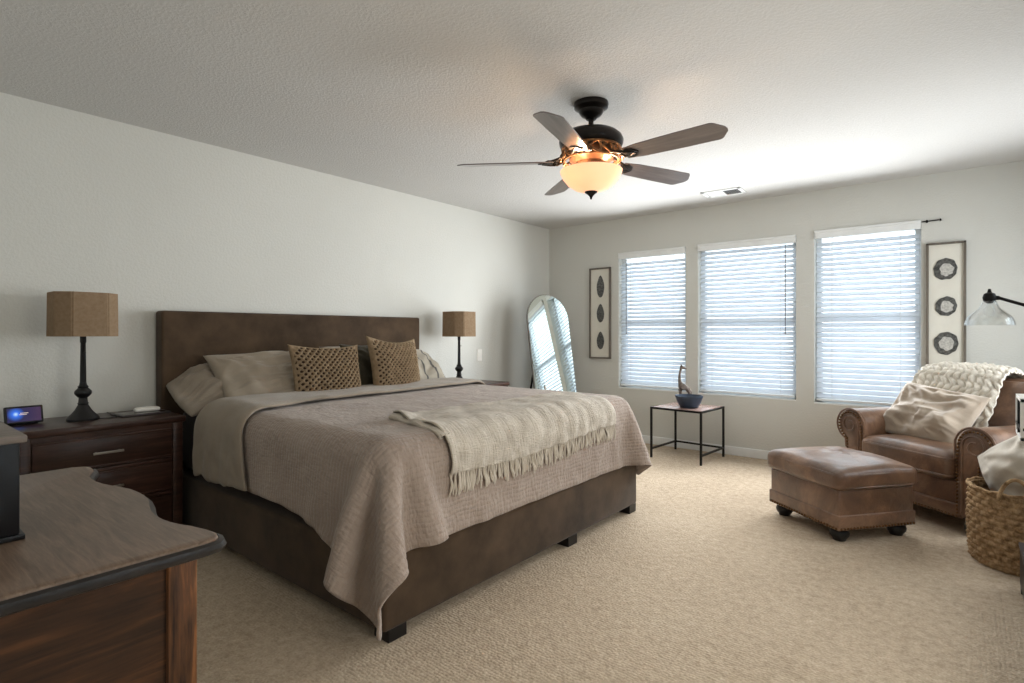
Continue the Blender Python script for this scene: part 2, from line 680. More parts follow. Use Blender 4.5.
def make_blind(w, h, loc, rz, label, wand_side=-1, wand_len=0.62):
    t = thing('window_blind', label, 'blind', loc, rz, 'white slatted blinds on the windows')
    bm = box(B(), -w / 2 + 0.004, w / 2 - 0.004, 0.012, 0.062, h - 0.05, h - 0.004, 0.003)
    mesh_obj('headrail', bm, M['vinyl'], t, False)
    bm = box(B(), -w / 2 - 0.004, w / 2 + 0.004, -0.018, -0.004, h - 0.062, h + 0.006, 0.004)
    box(bm, -w / 2 - 0.004, w / 2 + 0.004, -0.024, -0.004, h - 0.012, h + 0.008, 0.004)
    box(bm, -w / 2 - 0.004, -w / 2 + 0.004, -0.018, 0.0, h - 0.062, h + 0.006, 0.002)
    mesh_obj('valance', bm, M['trim'], t, False)
    pitch = 0.0445
    n = int((h - 0.10) / pitch)
    s = B()
    a = math.radians(44)
    for i in range(n):
        z = 0.062 + i * pitch
        Mx = Matrix.Translation((0, 0.040, z)) @ Euler((a + random.uniform(-0.02, 0.02), 0, 0)).to_matrix().to_4x4()
        box(s, -w / 2 + 0.008, w / 2 - 0.008, -0.0268, 0.0268, -0.0014, 0.0014, 0, 1, Mx)
    mesh_obj('slats', s, M['blind'], t, False)
    bm = box(B(), -w / 2 + 0.008, w / 2 - 0.008, 0.022, 0.058, 0.014, 0.034, 0.004)
    mesh_obj('bottom_rail', bm, M['vinyl'], t, False)
    for sx in (-1, 1):
        c = B()
        x = sx * (w / 2 - 0.13)
        tube(c, [(x, 0.012, 0.03), (x, 0.012, h - 0.05)], 0.0016, 6)
        tube(c, [(x, 0.064, 0.03), (x, 0.064, h - 0.05)], 0.0016, 6)
        mesh_obj('ladder_cord', c, M['vinyl'], t)
    if wand_len:
        c = B()
        x = wand_side * (w / 2 - 0.085)
        tube(c, [(x, -0.0005, h - 0.07), (x, 0.002, h - 0.07 - wand_len)], 0.0042, 8)
        lathe(c, [(0.0, -0.02), (0.007, -0.014), (0.006, 0.0), (0.0, 0.004)], 8, (x, 0.002, h - 0.07 - wand_len))
        mesh_obj('tilt_wand', c, M['clear_grey'], t)
    return t


M['clear_grey'] = simple('grey_plastic_wand', (120, 122, 124), 0.3, var=0.05)
BL = ['white slatted blind on the narrow window beside the teardrop agate art',
      'white slatted blind on the middle, widest window behind the giraffe figurine',
      'white slatted blind on the window between the armchair and the ring agate art']
for i, (a, b, c, d) in enumerate(WINS):
    make_window(i + 1, b - a, d - c, ((a + b) / 2, BY, c), 0)
    make_blind(b - a - 0.012, d - c - 0.012, ((a + b) / 2, BY + 0.004, c + 0.012), 0, BL[i], (-1, 1, 1)[i], (0.80, 0.80, 0.0)[i])
for i, (r_, lb) in enumerate(((RWIN, 'white slatted blind on the right wall behind the floor lamp'), (FILL_WIN, 'white slatted blind on the added unseen window of the right wall nearest the viewer'))):
    make_window(4 + i, r_[1] - r_[0], r_[3] - r_[2], (RX, (r_[0] + r_[1]) / 2, r_[2]), -PI / 2)
    make_blind(r_[1] - r_[0] - 0.012, r_[3] - r_[2] - 0.012, (RX + 0.004, (r_[0] + r_[1]) / 2, r_[2] + 0.012), -PI / 2, lb, 1, 0.6)

# cord cleats hanging by the blinds and the bare rod end over the right window
bm = tube(B(), [(-0.262, BY - 0.012, 2.066), (-0.20, BY - 0.012, 2.067), (-0.150, BY - 0.012, 2.069)], 0.0045, 8)
lathe(bm, [(0.0, 0), (0.009, 0.003), (0.009, 0.012), (0.0, 0.015)], 10, (-0.150, BY - 0.012, 2.069), Matrix.Rotation(PI / 2, 4, 'Y'))
box(bm, -0.235, -0.222, BY - 0.014, BY, 2.055, 2.078, 0.002)
tag(mesh_obj('curtain_rod', bm, M['black_metal']), 'short dark rod end sticking out past the right window blind', 'curtain rod')

# wall outlet and ceiling vent
t = thing('wall_switch', 'white switch plate on the wall right of the far bedside lamp', 'switch', (LX, 4.245, 0.95))
mesh_obj('plate', box(B(), 0, 0.007, -0.037, 0.037, -0.06, 0.06, 0.003), M['white_plastic'], t)
mesh_obj('rocker', box(B(), 0.006, 0.011, -0.016, 0.016, -0.033, 0.033, 0.002), M['white_plastic'], t)

t = thing('ceiling_vent', 'small white air vent in the ceiling near the windows', 'vent', (-1.67, 5.04, CH), math.radians(3))
bm = B()
for (a, b, c, d) in ((-0.17, 0.17, -0.115, -0.085), (-0.17, 0.17, 0.085, 0.115), (-0.17, -0.14, -0.115, 0.115), (0.14, 0.17, -0.115, 0.115), (-0.01, 0.01, -0.09, 0.09)):
    box(bm, a, b, c, d, -0.008, 0, 0.002)
mesh_obj('vent_frame', bm, M['trim'], t)
mesh_obj('vent_duct', box(B(), 0.01, 0.14, -0.085, 0.085, -0.0015, -0.0005), M['black'], t)
bm = B()
for i in range(7):
    x = -0.13 + i * 0.018
    box(bm, x, x + 0.019, -0.088, 0.088, -0.006, -0.003)
mesh_obj('louver', bm, M['trim'], t)
bm = B()
for i in range(6):
    x = 0.022 + i * 0.02
    box(bm, -0.002, 0.002, -0.088, 0.088, -0.006, 0.0, M=Matrix.Translation((x, 0, -0.001)) @ Matrix.Rotation(0.5, 4, 'Y'))
mesh_obj('louver', bm, M['clear_grey'], t)

# ================================================================== bed
BX0, BX1, BYA, BYB = -3.79, -1.68, 1.30, 3.37
bed = thing('bed', 'king bed with brown microsuede headboard and box base', 'bed', (-2.75, 2.33, 0))
OFF = Vector((2.75, -2.33, 0))


def bbox(x0, x1, y0, y1, z0, z1, bev, seg=3):
    bm = box(B(), x0, x1, y0, y1, z0, z1, bev, seg)
    bmesh.ops.translate(bm, verts=bm.verts, vec=OFF)
    return bm


mesh_obj('headboard', bbox(LX + 0.005, -3.79, 1.265, 3.335, 0.06, 1.318, 0.016), M['suede'], bed)
mesh_obj('base', bbox(BX0, BX1, BYA, BYB, 0.05, 0.335, 0.018), M['suede'], bed)
for (x, y) in ((-1.735, 1.375), (-1.73, 3.32), (-3.7, 1.35), (-3.7, 3.32), (-1.73, 2.6)):
    mesh_obj('leg', bbox(x - 0.045, x + 0.045, y - 0.045, y + 0.045, 0.0, 0.056, 0.003, 1), M['black'], bed)
bm = B()
puff(bm, ((-3.78 - 1.71) / 2 + OFF.x, 2.335 + OFF.y, 0.532), 2.07, 2.0, 0.395, 0.09, 0.0, 0.0, 16)
mesh_obj('mattress', bm, M['mattress_shade'], bed, angle=0)


# ------------------------------------------------------------------ cloth: position based drape over rounded boxes
def sdf_push(P, lo, hi, r, eps):
    c = (np.array(lo) + np.array(hi)) / 2
    h = (np.array(hi) - np.array(lo)) / 2 - r
    q = P - c
    s = np.sign(q)
    s[s == 0] = 1
    d = np.abs(q) - h
    out = np.maximum(d, 0)
    L = np.linalg.norm(out, axis=1)
    inside = np.minimum(d.max(axis=1), 0)
    dist = L + inside - r - eps
    n = np.where(L[:, None] > 1e-9, out / np.maximum(L, 1e-9)[:, None], 0)
    k = np.argmax(d, axis=1)
    alt = np.zeros_like(P)
    alt[np.arange(len(P)), k] = 1
    n = np.where(L[:, None] > 1e-9, n, alt) * s
    hit = dist < 0
    return hit, dist, n


def drape(R0, rest2d, boxes, steps=260, iters=14, pins=None, stiff_bend=0.10, seed=1, fric=0.85, stretch=0.04):
    nu, nv = R0.shape[:2]
    rs = np.random.RandomState(seed)
    idx = np.arange(nu * nv).reshape(nu, nv)
    groups = []

    def add(A, Bq, k):
        a, b = A.ravel(), Bq.ravel()
        r = np.linalg.norm(rest2d.reshape(-1, 2)[a] - rest2d.reshape(-1, 2)[b], axis=1)
        r = r * (1 + stretch * rs.uniform(-1, 1, len(r)))
        groups.append((a, b, r, k))
    for p in (0, 1):
        add(idx[p:-1:2, :], idx[p + 1::2, :][:len(idx[p:-1:2, :])], 1.0)
        add(idx[:, p:-1:2], idx[:, p + 1::2][:, :idx[:, p:-1:2].shape[1]], 1.0)
    for p in (0, 1):
        n_ = len(idx[p:-1:2])
        A, Bq = idx[p:-1:2], idx[p + 1::2][:n_]
        add(A[:, :-1], Bq[:, 1:], 0.35)
        add(A[:, 1:], Bq[:, :-1], 0.35)
    for p in (0, 1, 2, 3):
        A = idx[p::4]
        m_ = min(len(A), len(idx[p + 2::4]))
        add(A[:m_], idx[p + 2::4][:m_], stiff_bend)
        A = idx[:, p::4]
        m_ = min(A.shape[1], idx[:, p + 2::4].shape[1])
        add(A[:, :m_], idx[:, p + 2::4][:, :m_], stiff_bend)
    X = R0.reshape(-1, 3).astype(float).copy()
    V = np.zeros_like(X)
    dt = 1 / 60
    for st in range(steps):
        V[:, 2] -= 3.0 * dt
        V *= 0.97 if st < steps * 0.7 else 0.90
        Pn = X + V * dt
        for it in range(iters):
            for (a, b, r, k) in groups:
                d = Pn[b] - Pn[a]
                L = np.linalg.norm(d, axis=1)
                c = (k * 0.5 * (L - r) / np.maximum(L, 1e-9))[:, None] * d
                if k < 0.9:
                    Pn[a] += c
                    Pn[b] -= c
                else:
                    Pn[a] += c
                    Pn[b] -= c
            if it % 2 == 1 or it == iters - 1:
                for (lo, hi, rr, eps) in boxes:
                    hit, dist, n = sdf_push(Pn, lo, hi, rr, eps)
                    if hit.any():
                        Pn[hit] -= dist[hit][:, None] * n[hit]
                        if it == iters - 1:
                            mv = Pn[hit] - X[hit]
                            tn = mv - (mv * n[hit]).sum(1)[:, None] * n[hit]
                            Pn[hit] -= tn * fric
                Pn[:, 2] = np.maximum(Pn[:, 2], 0.02)
        V = (Pn - X) / dt
        sp = np.linalg.norm(V, axis=1)
        f = np.minimum(1, 2.5 / np.maximum(sp, 1e-9))
        V *= f[:, None]
        X = Pn
    return X.reshape(nu, nv, 3)


# bedspread: rest rectangle in (s along x, t along y), turned a touch so the near side hangs lower at the foot
S0, S1, T0, T1 = -3.30, -1.335, 1.00, 3.37 + 0.22
DS = 0.034
nu, nv = int(round((S1 - S0) / DS)) + 1, int(round((T1 - T0) / DS)) + 1
ss = np.linspace(S0, S1, nu)
tt = np.linspace(T0, T1, nv)


def sm(x):
    x = min(1.0, max(0.0, x))
    return x * x * (3 - 2 * x)


def t_near(s):      # near hem: hangs lower toward the foot corner
    return T0 - 0.19 * sm((s + 2.45) / 1.05)


def s_foot(t):      # foot hem: a little longer at the near corner
    return S1 - 0.055 * sm((1.8 - t) / 0.7)


rest = np.zeros((nu, nv, 2))
for i_, s_a in enumerate(ss):
    for j_, t_a in enumerate(tt):
        rest[i_, j_, 0] = S0 + (s_foot(t_a) - S0) * (s_a - S0) / (S1 - S0)
        rest[i_, j_, 1] = t_near(s_a) + (T1 - t_near(s_a)) * (t_a - T0) / (T1 - T0)
rs0 = np.random.RandomState(3)
R0 = np.stack([rest[..., 0], rest[..., 1], 0.80 + 0.004 * rs0.randn(nu, nv)], axis=-1)
BOXES = [((-3.80, 1.325, 0.30), (-1.705, 3.345, 0.742), 0.085, 0.018),
         ((BX0, BYA, 0.05), (BX1, BYB, 0.345), 0.03, 0.014)]
CL = drape(R0, rest, BOXES, 240, 20, seed=5)


def catmull(G, u, v):
    """bicubic sample of grid G (nu,nv,3) at fractional index u,v"""
    def w(t):
        return np.array([-0.5 * t ** 3 + t ** 2 - 0.5 * t, 1.5 * t ** 3 - 2.5 * t ** 2 + 1, -1.5 * t ** 3 + 2 * t ** 2 + 0.5 * t, 0.5 * t ** 3 - 0.5 * t ** 2])
    iu, iv = int(math.floor(u)), int(math.floor(v))
    wu, wv = w(u - iu), w(v - iv)
    p = np.zeros(3)
    for a in range(4):
        ia = min(max(iu - 1 + a, 0), G.shape[0] - 1)
        for b in range(4):
            ib = min(max(iv - 1 + b, 0), G.shape[1] - 1)
            p += wu[a] * wv[b] * G[ia, ib]
    return p


def cloth_at(s, t, off=0.0):
    u = (s - S0) / (s_foot(t) - S0) * (nu - 1)
    v = (t - t_near(s)) / (T1 - t_near(s)) * (nv - 1)
    p = catmull(CL, u, v)
    if off:
        e = 0.6
        du = catmull(CL, u + e, v) - catmull(CL, u - e, v)
        dv = catmull(CL, u, v + e) - catmull(CL, u, v - e)
        n = np.cross(du, dv)
        n /= max(1e-9, np.linalg.norm(n))
        p = p + n * off
    return Vector(p)


def solid(o, th, off=-1.0, sub=0):
    if sub:
        s = o.modifiers.new('smooth', 'SUBSURF')
        s.levels = s.render_levels = sub
    m = o.modifiers.new('thickness', 'SOLIDIFY')
    m.thickness = th
    m.offset = off
    return o


bm = B()
grid(bm, nu, nv, lambda a, b: CL[int(round(a * (nu - 1))), int(round(b * (nv - 1)))], uv=lambda a, b: (a * (S1 - S0), b * (T1 - T0)))
bs = thing('bedspread', 'taupe crinkled quilt draped over the bed to a low corner point', 'bedspread', (0, 0, 0))
spread = mesh_obj('quilt', bm, M['quilt'], bs, angle=0)
solid(spread, 0.010, 1.0, 1)


def fold_edge(t):
    # s of the turned-back hem, slanting toward the foot on the near side
    if t < 1.75:
        return -2.93 + 0.21 * ((1.75 - t) / 0.75) ** 1.0
    return -2.93 - 0.13 * (t - 1.75) / 1.8


def fold_pt(a, b):
    t = T0 + 0.01 + b * (T1 - T0 - 0.04)
    s1 = fold_edge(t)
    s0 = S0 + 0.005
    s = s0 + (s1 - s0) * a
    th = 0.042 - 0.008 * a + 0.008 * noise.noise(Vector((s * 5, t * 4, 1.7)))
    th *= min(1, 0.75 + (1 - a) * 5) if a > 0.95 else 1
    return cloth_at(s, t, th)


bm = B()
grid(bm, 26, 80, fold_pt, uv=lambda a, b: (a * 0.4, b * 2.8))
fo = mesh_obj('turned_back_hem', bm, M['linen'], bs, angle=0)
fo['label'] = 'plain greige underside of the quilt folded back below the pillows'
solid(fo, 0.012, 1.0, 1)

# ------------------------------------------------------------------ fringed throw
tb = thing('throw_blanket', 'cream woven throw with tassel fringe across the bed foot', 'throw', (0, 0, 0))


def throw_st(a, b):
    # a: 0 back edge on top -> 1 hem hanging ; b: 0 near side -> 1 far side
    t0, t1 = 1.69, 3.06
    t = t0 + (t1 - t0) * b - 0.07 * a * (1 - b) - 0.02 * a * b
    s = -2.14 + (0.545 + 0.02 * math.sin(b * 5)) * a + 0.04 * b * (1 - a)
    t += 0.012 * math.sin(a * 7 + 1)
    return s, t


def throw_pt(a, b):
    s, t = throw_st(a, b)
    off = 0.022 + 0.010 * noise.noise(Vector((s * 9, t * 9, 0.3))) + 0.006 * math.sin(t * 60 + 3 * math.sin(s * 8)) * max(0, a - 0.35)
    e = math.exp(-(b / 0.05) ** 2)
    off += 0.016 * e * (1 - a) * (1 + math.sin(a * 14))
    return cloth_at(s, t, off)


bm = B()
grid(bm, 44, 80, throw_pt, uv=lambda a, b: (a * 0.72, b * 1.4))
ob = mesh_obj('blanket', bm, M['throw'], tb, angle=0)
solid(ob, 0.007, 1.0, 1)


def throw_fold(a, b):
    # the second layer showing at the near edge: folded under, curling out
    s, t = throw_st(a * 0.74, 0)
    ang = PI * b
    out = 0.010 + 0.016 * (1 + math.sin(a * 13 + 0.5)) * 0.5
    return cloth_at(s, t + 0.03 - (0.036 + out * 0.5) * math.sin(ang), 0.006 + out * 0.9 * (1 - math.cos(ang)) * 0.5 * 1.3)


bm = B()
grid(bm, 40, 12, throw_fold, uv=lambda a, b: (a * 0.5, b * 0.1))
solid(mesh_obj('folded_edge', bm, M['throw'], tb, angle=0), 0.006, 1.0, 1)

bm = B()
rf = random.Random(11)
for i in range(150):
    b = (i + 0.5) / 150 + rf.uniform(-0.002, 0.002)
    s, t = throw_st(1.0, min(1, max(0, b)))
    L = rf.uniform(0.075, 0.105)
    lean = rf.uniform(-0.018, 0.018)
    pts = []
    for k in range(5):
        f = k / 4
        pts.append(cloth_at(s - 0.006 + f * L, t + lean * f, 0.020 + 0.004 * rf.uniform(-1, 1)))
    tube(bm, pts, [0.0042, 0.0036, 0.0045, 0.0048, 0.0022], 5)
fr = mesh_obj('fringe', bm, M['throw'], tb)


# ------------------------------------------------------------------ pillows
def pillow_bm(Wd, Hg, Th, seed=0, pinch=0.06, wr=0.006, n=44, knit=None, plump=0.42):
    bm = B()

    def side(sg):
        def fn(a, b):
            u, v = a * 2 - 1, b * 2 - 1
            x = Wd / 2 * u * (1 - pinch * (1 - v * v))
            y = Hg / 2 * v * (1 - pinch * 1.3 * (1 - u * u))
            k = max(0.0, (1 - u ** 2) * (1 - v ** 2))
            z = Th / 2 * k ** plump
            e = min(1, k * 3)
            z += wr * 2.0 * noise.noise(Vector((u * 1.6 + seed, v * 1.6, 0.2 * sg))) * e
            # creases running in from the corners
            rr = math.atan2(v - 0.9, u + 0.9 if u < 0 else u - 0.9)
            z += wr * math.sin(rr * 13 + 3 * noise.noise(Vector((u * 2, v * 2, seed)))) * e * (0.4 + 0.6 * noise.noise(Vector((u * 2.2, v * 2.2, seed + 5.0))))
            # soft ridged folds
            if not knit:
                rg = 0.5 - abs(noise.noise(Vector((u * 2.6 + v * 0.9 + seed, v * 1.3 - seed, 1.5 * sg))))
                z += wr * 1.3 * rg * e
                rg = 0.4 - abs(noise.noise(Vector((u * 1.5 - v * 3.2, v * 3.6 + u + seed, 4.5 * sg))))
                z += wr * 0.9 * rg * e
            if knit and sg > 0:
                n1, amp = knit
                p, q = (u * Wd / Hg + v) * n1 / 2, (u * Wd / Hg - v) * n1 / 2
                c = abs(math.sin(PI * p) * math.sin(PI * q))
                z += amp * (0.5 - c ** 0.9) * min(1, k * 6) * 2
            return (x, y, z * sg)
        return fn
    for sg in (1, -1):
        vs = grid(bm, n, n, side(sg))
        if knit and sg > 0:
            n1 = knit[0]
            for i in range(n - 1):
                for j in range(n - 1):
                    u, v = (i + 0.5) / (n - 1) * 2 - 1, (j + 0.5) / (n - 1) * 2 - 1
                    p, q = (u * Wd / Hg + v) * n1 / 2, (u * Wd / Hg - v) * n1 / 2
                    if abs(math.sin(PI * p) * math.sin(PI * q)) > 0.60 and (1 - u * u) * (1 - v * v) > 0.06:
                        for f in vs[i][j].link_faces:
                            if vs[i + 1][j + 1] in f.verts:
                                f.material_index = 1      # shade of the open stitches put into the colour
    bmesh.ops.remove_doubles(bm, verts=bm.verts, dist=1e-5)
    return bm


def place(o, c, width_dir, up_dir):
    w = Vector(width_dir).normalized()
    u = Vector(up_dir)
    u = (u - w * u.dot(w)).normalized()
    n = w.cross(u)
    R = Matrix((w, u, n)).transposed().to_4x4()
    o.matrix_world = Matrix.Translation(Vector(c)) @ R
    return o


def lean(deg, az=0.0):
    """up vector of a pillow leaning back toward -x by deg from vertical"""
    a = math.radians(deg)
    return (-math.sin(a) * math.cos(az), -math.sin(a) * math.sin(az), math.cos(a))


def droop(bm):
    for v in bm.verts:
        k = max(0.0, -v.co.x - 0.20)
        v.co.z -= 0.0
        v.co.y -= 0.9 * k * k * 2
        v.co.z *= 1 - 0.3 * min(1, k * 3)
    return bm


PG = 'pillows at the head of the bed'
o = mesh_obj('pillow', droop(pillow_bm(0.80, 0.46, 0.20, 3, -0.04, 0.032, 70)), M['linen'], angle=0)
place(o, (-3.645, 1.685, 0.822), (0.04, 1, 0.03), lean(70))
tag(o, 'rumpled greige pillow lying flat against the headboard nearest the left nightstand', 'pillow', PG)
o = mesh_obj('pillow', pillow_bm(0.74, 0.50, 0.17, 8, 0.06, 0.020, 70), M['linen_light'], angle=0)
place(o, (-3.50, 1.83, 0.877), (0.02, 1, 0.0), lean(50))
tag(o, 'pale linen sham leaning left of the crochet cushions, one corner up', 'pillow', PG)
o = mesh_obj('pillow', pillow_bm(0.72, 0.46, 0.17, 14, 0.05, 0.010), M['linen_light'], angle=0)
place(o, (-3.60, 2.66, 0.90), (0, 1, 0.0), lean(40))
tag(o, 'pale linen pillow mostly hidden behind the two crochet cushions', 'pillow', PG)
o = mesh_obj('pillow', pillow_bm(0.40, 0.40, 0.10, 19, 0.06, 0.006), M['olive'], angle=0)
place(o, (-3.43, 2.52, 0.92), (0, 1, 0), lean(26))
tag(o, 'dark olive pillow peeking out between the two crochet cushions', 'pillow', PG)


def stripe_pillow_mat():
    m = Mat('striped_linen', 0.95, 0.1)
    v = m.coord()
    sep = m.n('ShaderNodeSeparateXYZ')
    m.l(v, sep.inputs[0])
    w = m.math('SINE', m.math('ADD', m.math('MULTIPLY', sep.outputs['X'], 48.0), m.math('MULTIPLY', m.noise(v, 4, 2), 2.0)))
    m.color(m.ramp(w, [(0.80, (152, 145, 132)), (0.96, (84, 82, 80))]))
    m.bump(m.noise(v, 14, 4), 0.3, 0.01)
    return m.m


o = mesh_obj('pillow', pillow_bm(0.62, 0.46, 0.18, 23, 0.05, 0.014), stripe_pillow_mat(), angle=0)
place(o, (-3.58, 3.08, 0.875), (-0.05, 1, -0.10), lean(48))
tag(o, 'rumpled grey striped pillow at the far right end of the bed', 'pillow', PG)
o = mesh_obj('throw_pillow', pillow_bm(0.52, 0.46, 0.17, 31, 0.095, 0.005, 130, (11, 0.011)), [M['crochet'], M['hole_shade']], angle=0)
place(o, (-3.285, 2.085, 0.880), (0.02, 1, -0.02), lean(14))
tag(o, 'tan crochet cushion, the left and wider of the pair on the bed', 'cushion', 'crochet cushions on the bed')
o = mesh_obj('throw_pillow', pillow_bm(0.52, 0.48, 0.18, 37, 0.14, 0.005, 130, (12, 0.011)), [M['crochet'], M['hole_shade']], angle=0)
place(o, (-3.265, 2.635, 0.915), (-0.16, 1, -0.05), lean(13))
tag(o, 'tan crochet cushion, the right and taller-cornered one of the pair on the bed', 'cushion', 'crochet cushions on the bed')


# ================================================================== nightstands
def nightstand(x_back, x_front, y0, y1, h, label, tabgap=0.0):
    t = thing('nightstand', label, 'nightstand', ((x_back + x_front) / 2, (y0 + y1) / 2, 0), 0, 'dark wood nightstands')
    d, w = (x_front - x_back) / 2, (y1 - y0) / 2
    top = box(B(), -d, d + 0.012, -w - 0.012, w + 0.012, h - 0.035, h, 0.006)
    mesh_obj('top', top, M['dark_wood'], t)
    b = B()
    box(b, -d, d - 0.006, -w + 0.012, w - 0.012, 0.06, h - 0.034)
    mesh_obj('case', b, M['dark_wood'], t)
    for sy in (-1, 1):
        yy = sy * (w - 0.028)
        # front posts with a chamfered molding
        mesh_obj('post', box(B(), d - 0.05, d + 0.006, yy - 0.026, yy + 0.026, 0.0, h - 0.034, 0.006), M['dark_wood'], t)
        mesh_obj('post', box(B(), -d, -d + 0.05, yy - 0.026, yy + 0.026, 0.0, h - 0.034, 0.006), M['dark_wood'], t)
    iw = w - 0.058
    zs = [(0.497, 0.652), (0.315, 0.472), (0.105, 0.290)]
    for (a, c) in zs:
        a, c = a * h / 0.715, c * h / 0.715
        dr = box(B(), d - 0.02, d + 0.004, -iw, iw, a, c, 0.003)
        box(dr, d + 0.000, d + 0.008, -iw + 0.004, iw - 0.004, c - 0.012, c - 0.002, 0.003)
        box(dr, d + 0.000, d + 0.010, -iw + 0.004, iw - 0.004, a, a + 0.010, 0.003)
        dw = mesh_obj('drawer', dr, M['dark_wood'], t)
        hd = B()
        z = (a + c) / 2 - 0.005
        box(hd, d + 0.022, d + 0.030, -0.066, 0.066, z - 0.006, z + 0.006, 0.002)
        for q in (-0.05, 0.05):
            box(hd, d + 0.002, d + 0.024, q - 0.004, q + 0.004, z - 0.004, z + 0.004)
        mesh_obj('handle', hd, M['chrome'], dw)
    for (a, c) in ((0.474, 0.492), (0.292, 0.310)):
        mesh_obj('rail', box(B(), d - 0.02, d + 0.014, -iw, iw, a * h / 0.715, c * h / 0.715, 0.004), M['dark_wood'], t)
    return t


nightstand(-3.885, -3.42, 0.535, 1.248, 0.715, 'dark wood three-drawer nightstand left of the bed, carrying the smart display')
nightstand(-3.885, -3.48, 3.45, 4.20, 0.70, 'dark wood nightstand on the far side of the bed, mostly hidden')


# ------------------------------------------------------------------ bedside lamps
def oct_shade(bm, r_in, z0, z1, k):
    # octagonal wall: flats of half width a*k, tapering hardly at all
    def ring(a, z):
        c = a * k
        return [(a, -c, z), (a, c, z), (c, a, z), (-c, a, z), (-a, c, z), (-a, -c, z), (-c, -a, z), (c, -a, z)]
    rings = [ring(r_in * 1.0, z0), ring(r_in * 0.985, z1), ring(r_in * 0.985 - 0.004, z1), ring(r_in - 0.004, z0)]
    vs = [[bm.verts.new(Vector(p)) for p in r] for r in rings]
    for i in range(4):
        for q in range(8):
            bm.faces.new((vs[i][q], vs[i][(q + 1) % 8], vs[(i + 1) % 4][(q + 1) % 8], vs[(i + 1) % 4][q]))
    bmesh.ops.bevel(bm, geom=[e for e in bm.edges if abs(e.verts[0].co.z - e.verts[1].co.z) > 0.05], offset=0.006, segments=2, affect='EDGES')


def table_lamp(x, y, z, label, rz=0.0):
    t = thing('table_lamp', label, 'lamp', (x, y, z), rz, 'bedside lamps')
    b = B()
    lathe(b, [(0.0, 0), (0.072, 0), (0.073, 0.010), (0.064, 0.022), (0.050, 0.036), (0.036, 0.055), (0.026, 0.075), (0.022, 0.082), (0.026, 0.088), (0.021, 0.094),
              (0.019, 0.118), (0.026, 0.124), (0.036, 0.136), (0.039, 0.146), (0.036, 0.156), (0.027, 0.166), (0.022, 0.172), (0.025, 0.178), (0.017, 0.186), (0.015, 0.20), (0.0, 0.201)], 32)
    mesh_obj('base', b, M['black'], t)
    b = B()
    lathe(b, [(0.0, 0.195), (0.0145, 0.196), (0.0115, 0.41), (0.014, 0.415), (0.014, 0.47), (0.006, 0.48), (0.006, 0.50), (0.0, 0.5)], 20)
    mesh_obj('stem', b, M['black'], t)
    b = B()
    tube(b, [(0.014, 0.0, 0.36), (0.026, 0.004, 0.36)], 0.003, 8)
    mesh_obj('switch', b, M['black'], t)
    b = B()
    oct_shade(b, 0.140, 0.446, 0.676, 0.56)
    sh = mesh_obj('lamp_shade', b, M['shade'], t, angle=20)
    b = B()
    for q in range(4):
        a = q * PI / 2 + PI / 4
        tube(b, [(0.0, 0.0, 0.46), (0.12 * math.cos(a), 0.12 * math.sin(a), 0.452)], 0.0018, 6)
    mesh_obj('shade_ring', b, M['black_metal'], sh)
    return t


table_lamp(-3.65, 0.843, 0.716, 'black turned table lamp with burlap shade on the left nightstand')
table_lamp(-3.65, 3.69, 0.701, 'black turned table lamp with burlap shade beyond the bed')

# lamp cord lying on the left nightstand
bm = tube(B(), [(-3.60, 0.90, 0.721), (-3.585, 0.94, 0.7195), (-3.60, 0.98, 0.7195), (-3.66, 1.00, 0.7195), (-3.75, 1.005, 0.7195), (-3.84, 1.0, 0.7195)], 0.003, 8)
tag(mesh_obj('lamp_cord', bm, M['black']), 'thin black cord curling from the left bedside lamp base', 'cord')

# smart display
t = thing('smart_display', 'small black tilted screen showing a blue glow on the left nightstand', 'display', (-3.70, 0.610, 0.716), math.radians(2))
Rm = Matrix.Rotation(math.radians(-14), 4, 'Y')
bm = box(B(), -0.011, 0.011, -0.076, 0.076, 0.0, 0.09, 0.006, 3, Matrix.Translation((0.01, 0, 0.004)) @ Rm)
mesh_obj('bezel', bm, M['black'], t)
bm = prism(B(), [(-0.065, 0), (0.004, 0), (-0.012, 0.055), (-0.03, 0.05)], -0.055, 0.055, Matrix(((1, 0, 0, 0), (0, 0, 1, 0), (0, 1, 0, 0), (0, 0, 0, 1))))
mesh_obj('speaker_body', bm, M['black'], t)


def screen_mat():
    m = Mat('lit_screen', 0.15)
    v = m.coord()
    sep = m.n('ShaderNodeSeparateXYZ')
    m.l(v, sep.inputs[0])
    dy = m.math('ADD', sep.outputs['Y'], 0.033)
    dz = m.math('SUBTRACT', sep.outputs['Z'], 0.055)
    r = m.math('SQRT', m.math('ADD', m.math('MULTIPLY', dy, dy), m.math('MULTIPLY', dz, dz)))
    blob = m.ramp(r, [(0.0, (0.55, 0.8, 1.0, 1)), (0.012, (0.03, 0.16, 0.75, 1)), (0.035, (0.02, 0.018, 0.07, 1)), (0.09, (0.05, 0.025, 0.07, 1))])
    m.color((8, 8, 12))
    m.l(blob, m.b.inputs['Emission Color'])
    m.b.inputs['Emission Strength'].default_value = 1.0
    return m.m


bm = box(B(), 0.0112, 0.0120, -0.066, 0.066, 0.010, 0.080, 0, 1, Matrix.Translation((0.01, 0, 0.004)) @ Rm)
s_ = mesh_obj('screen', bm, screen_mat(), t, False)
s_['label'] = 'lit dark blue screen'
bm = B()
for (ya, yb, zc) in ((-0.016, 0.016, 0.053), (-0.020, 0.010, 0.046)):
    box(bm, 0.0121, 0.0124, ya, yb, zc - 0.0016, zc + 0.0016, 0, 1, Matrix.Translation((0.01, 0, 0.004)) @ Rm)
mesh_obj('screen_text_line', bm, emit_mat('screen_text', (0.75, 0.7, 0.85), 0.35), t, False)

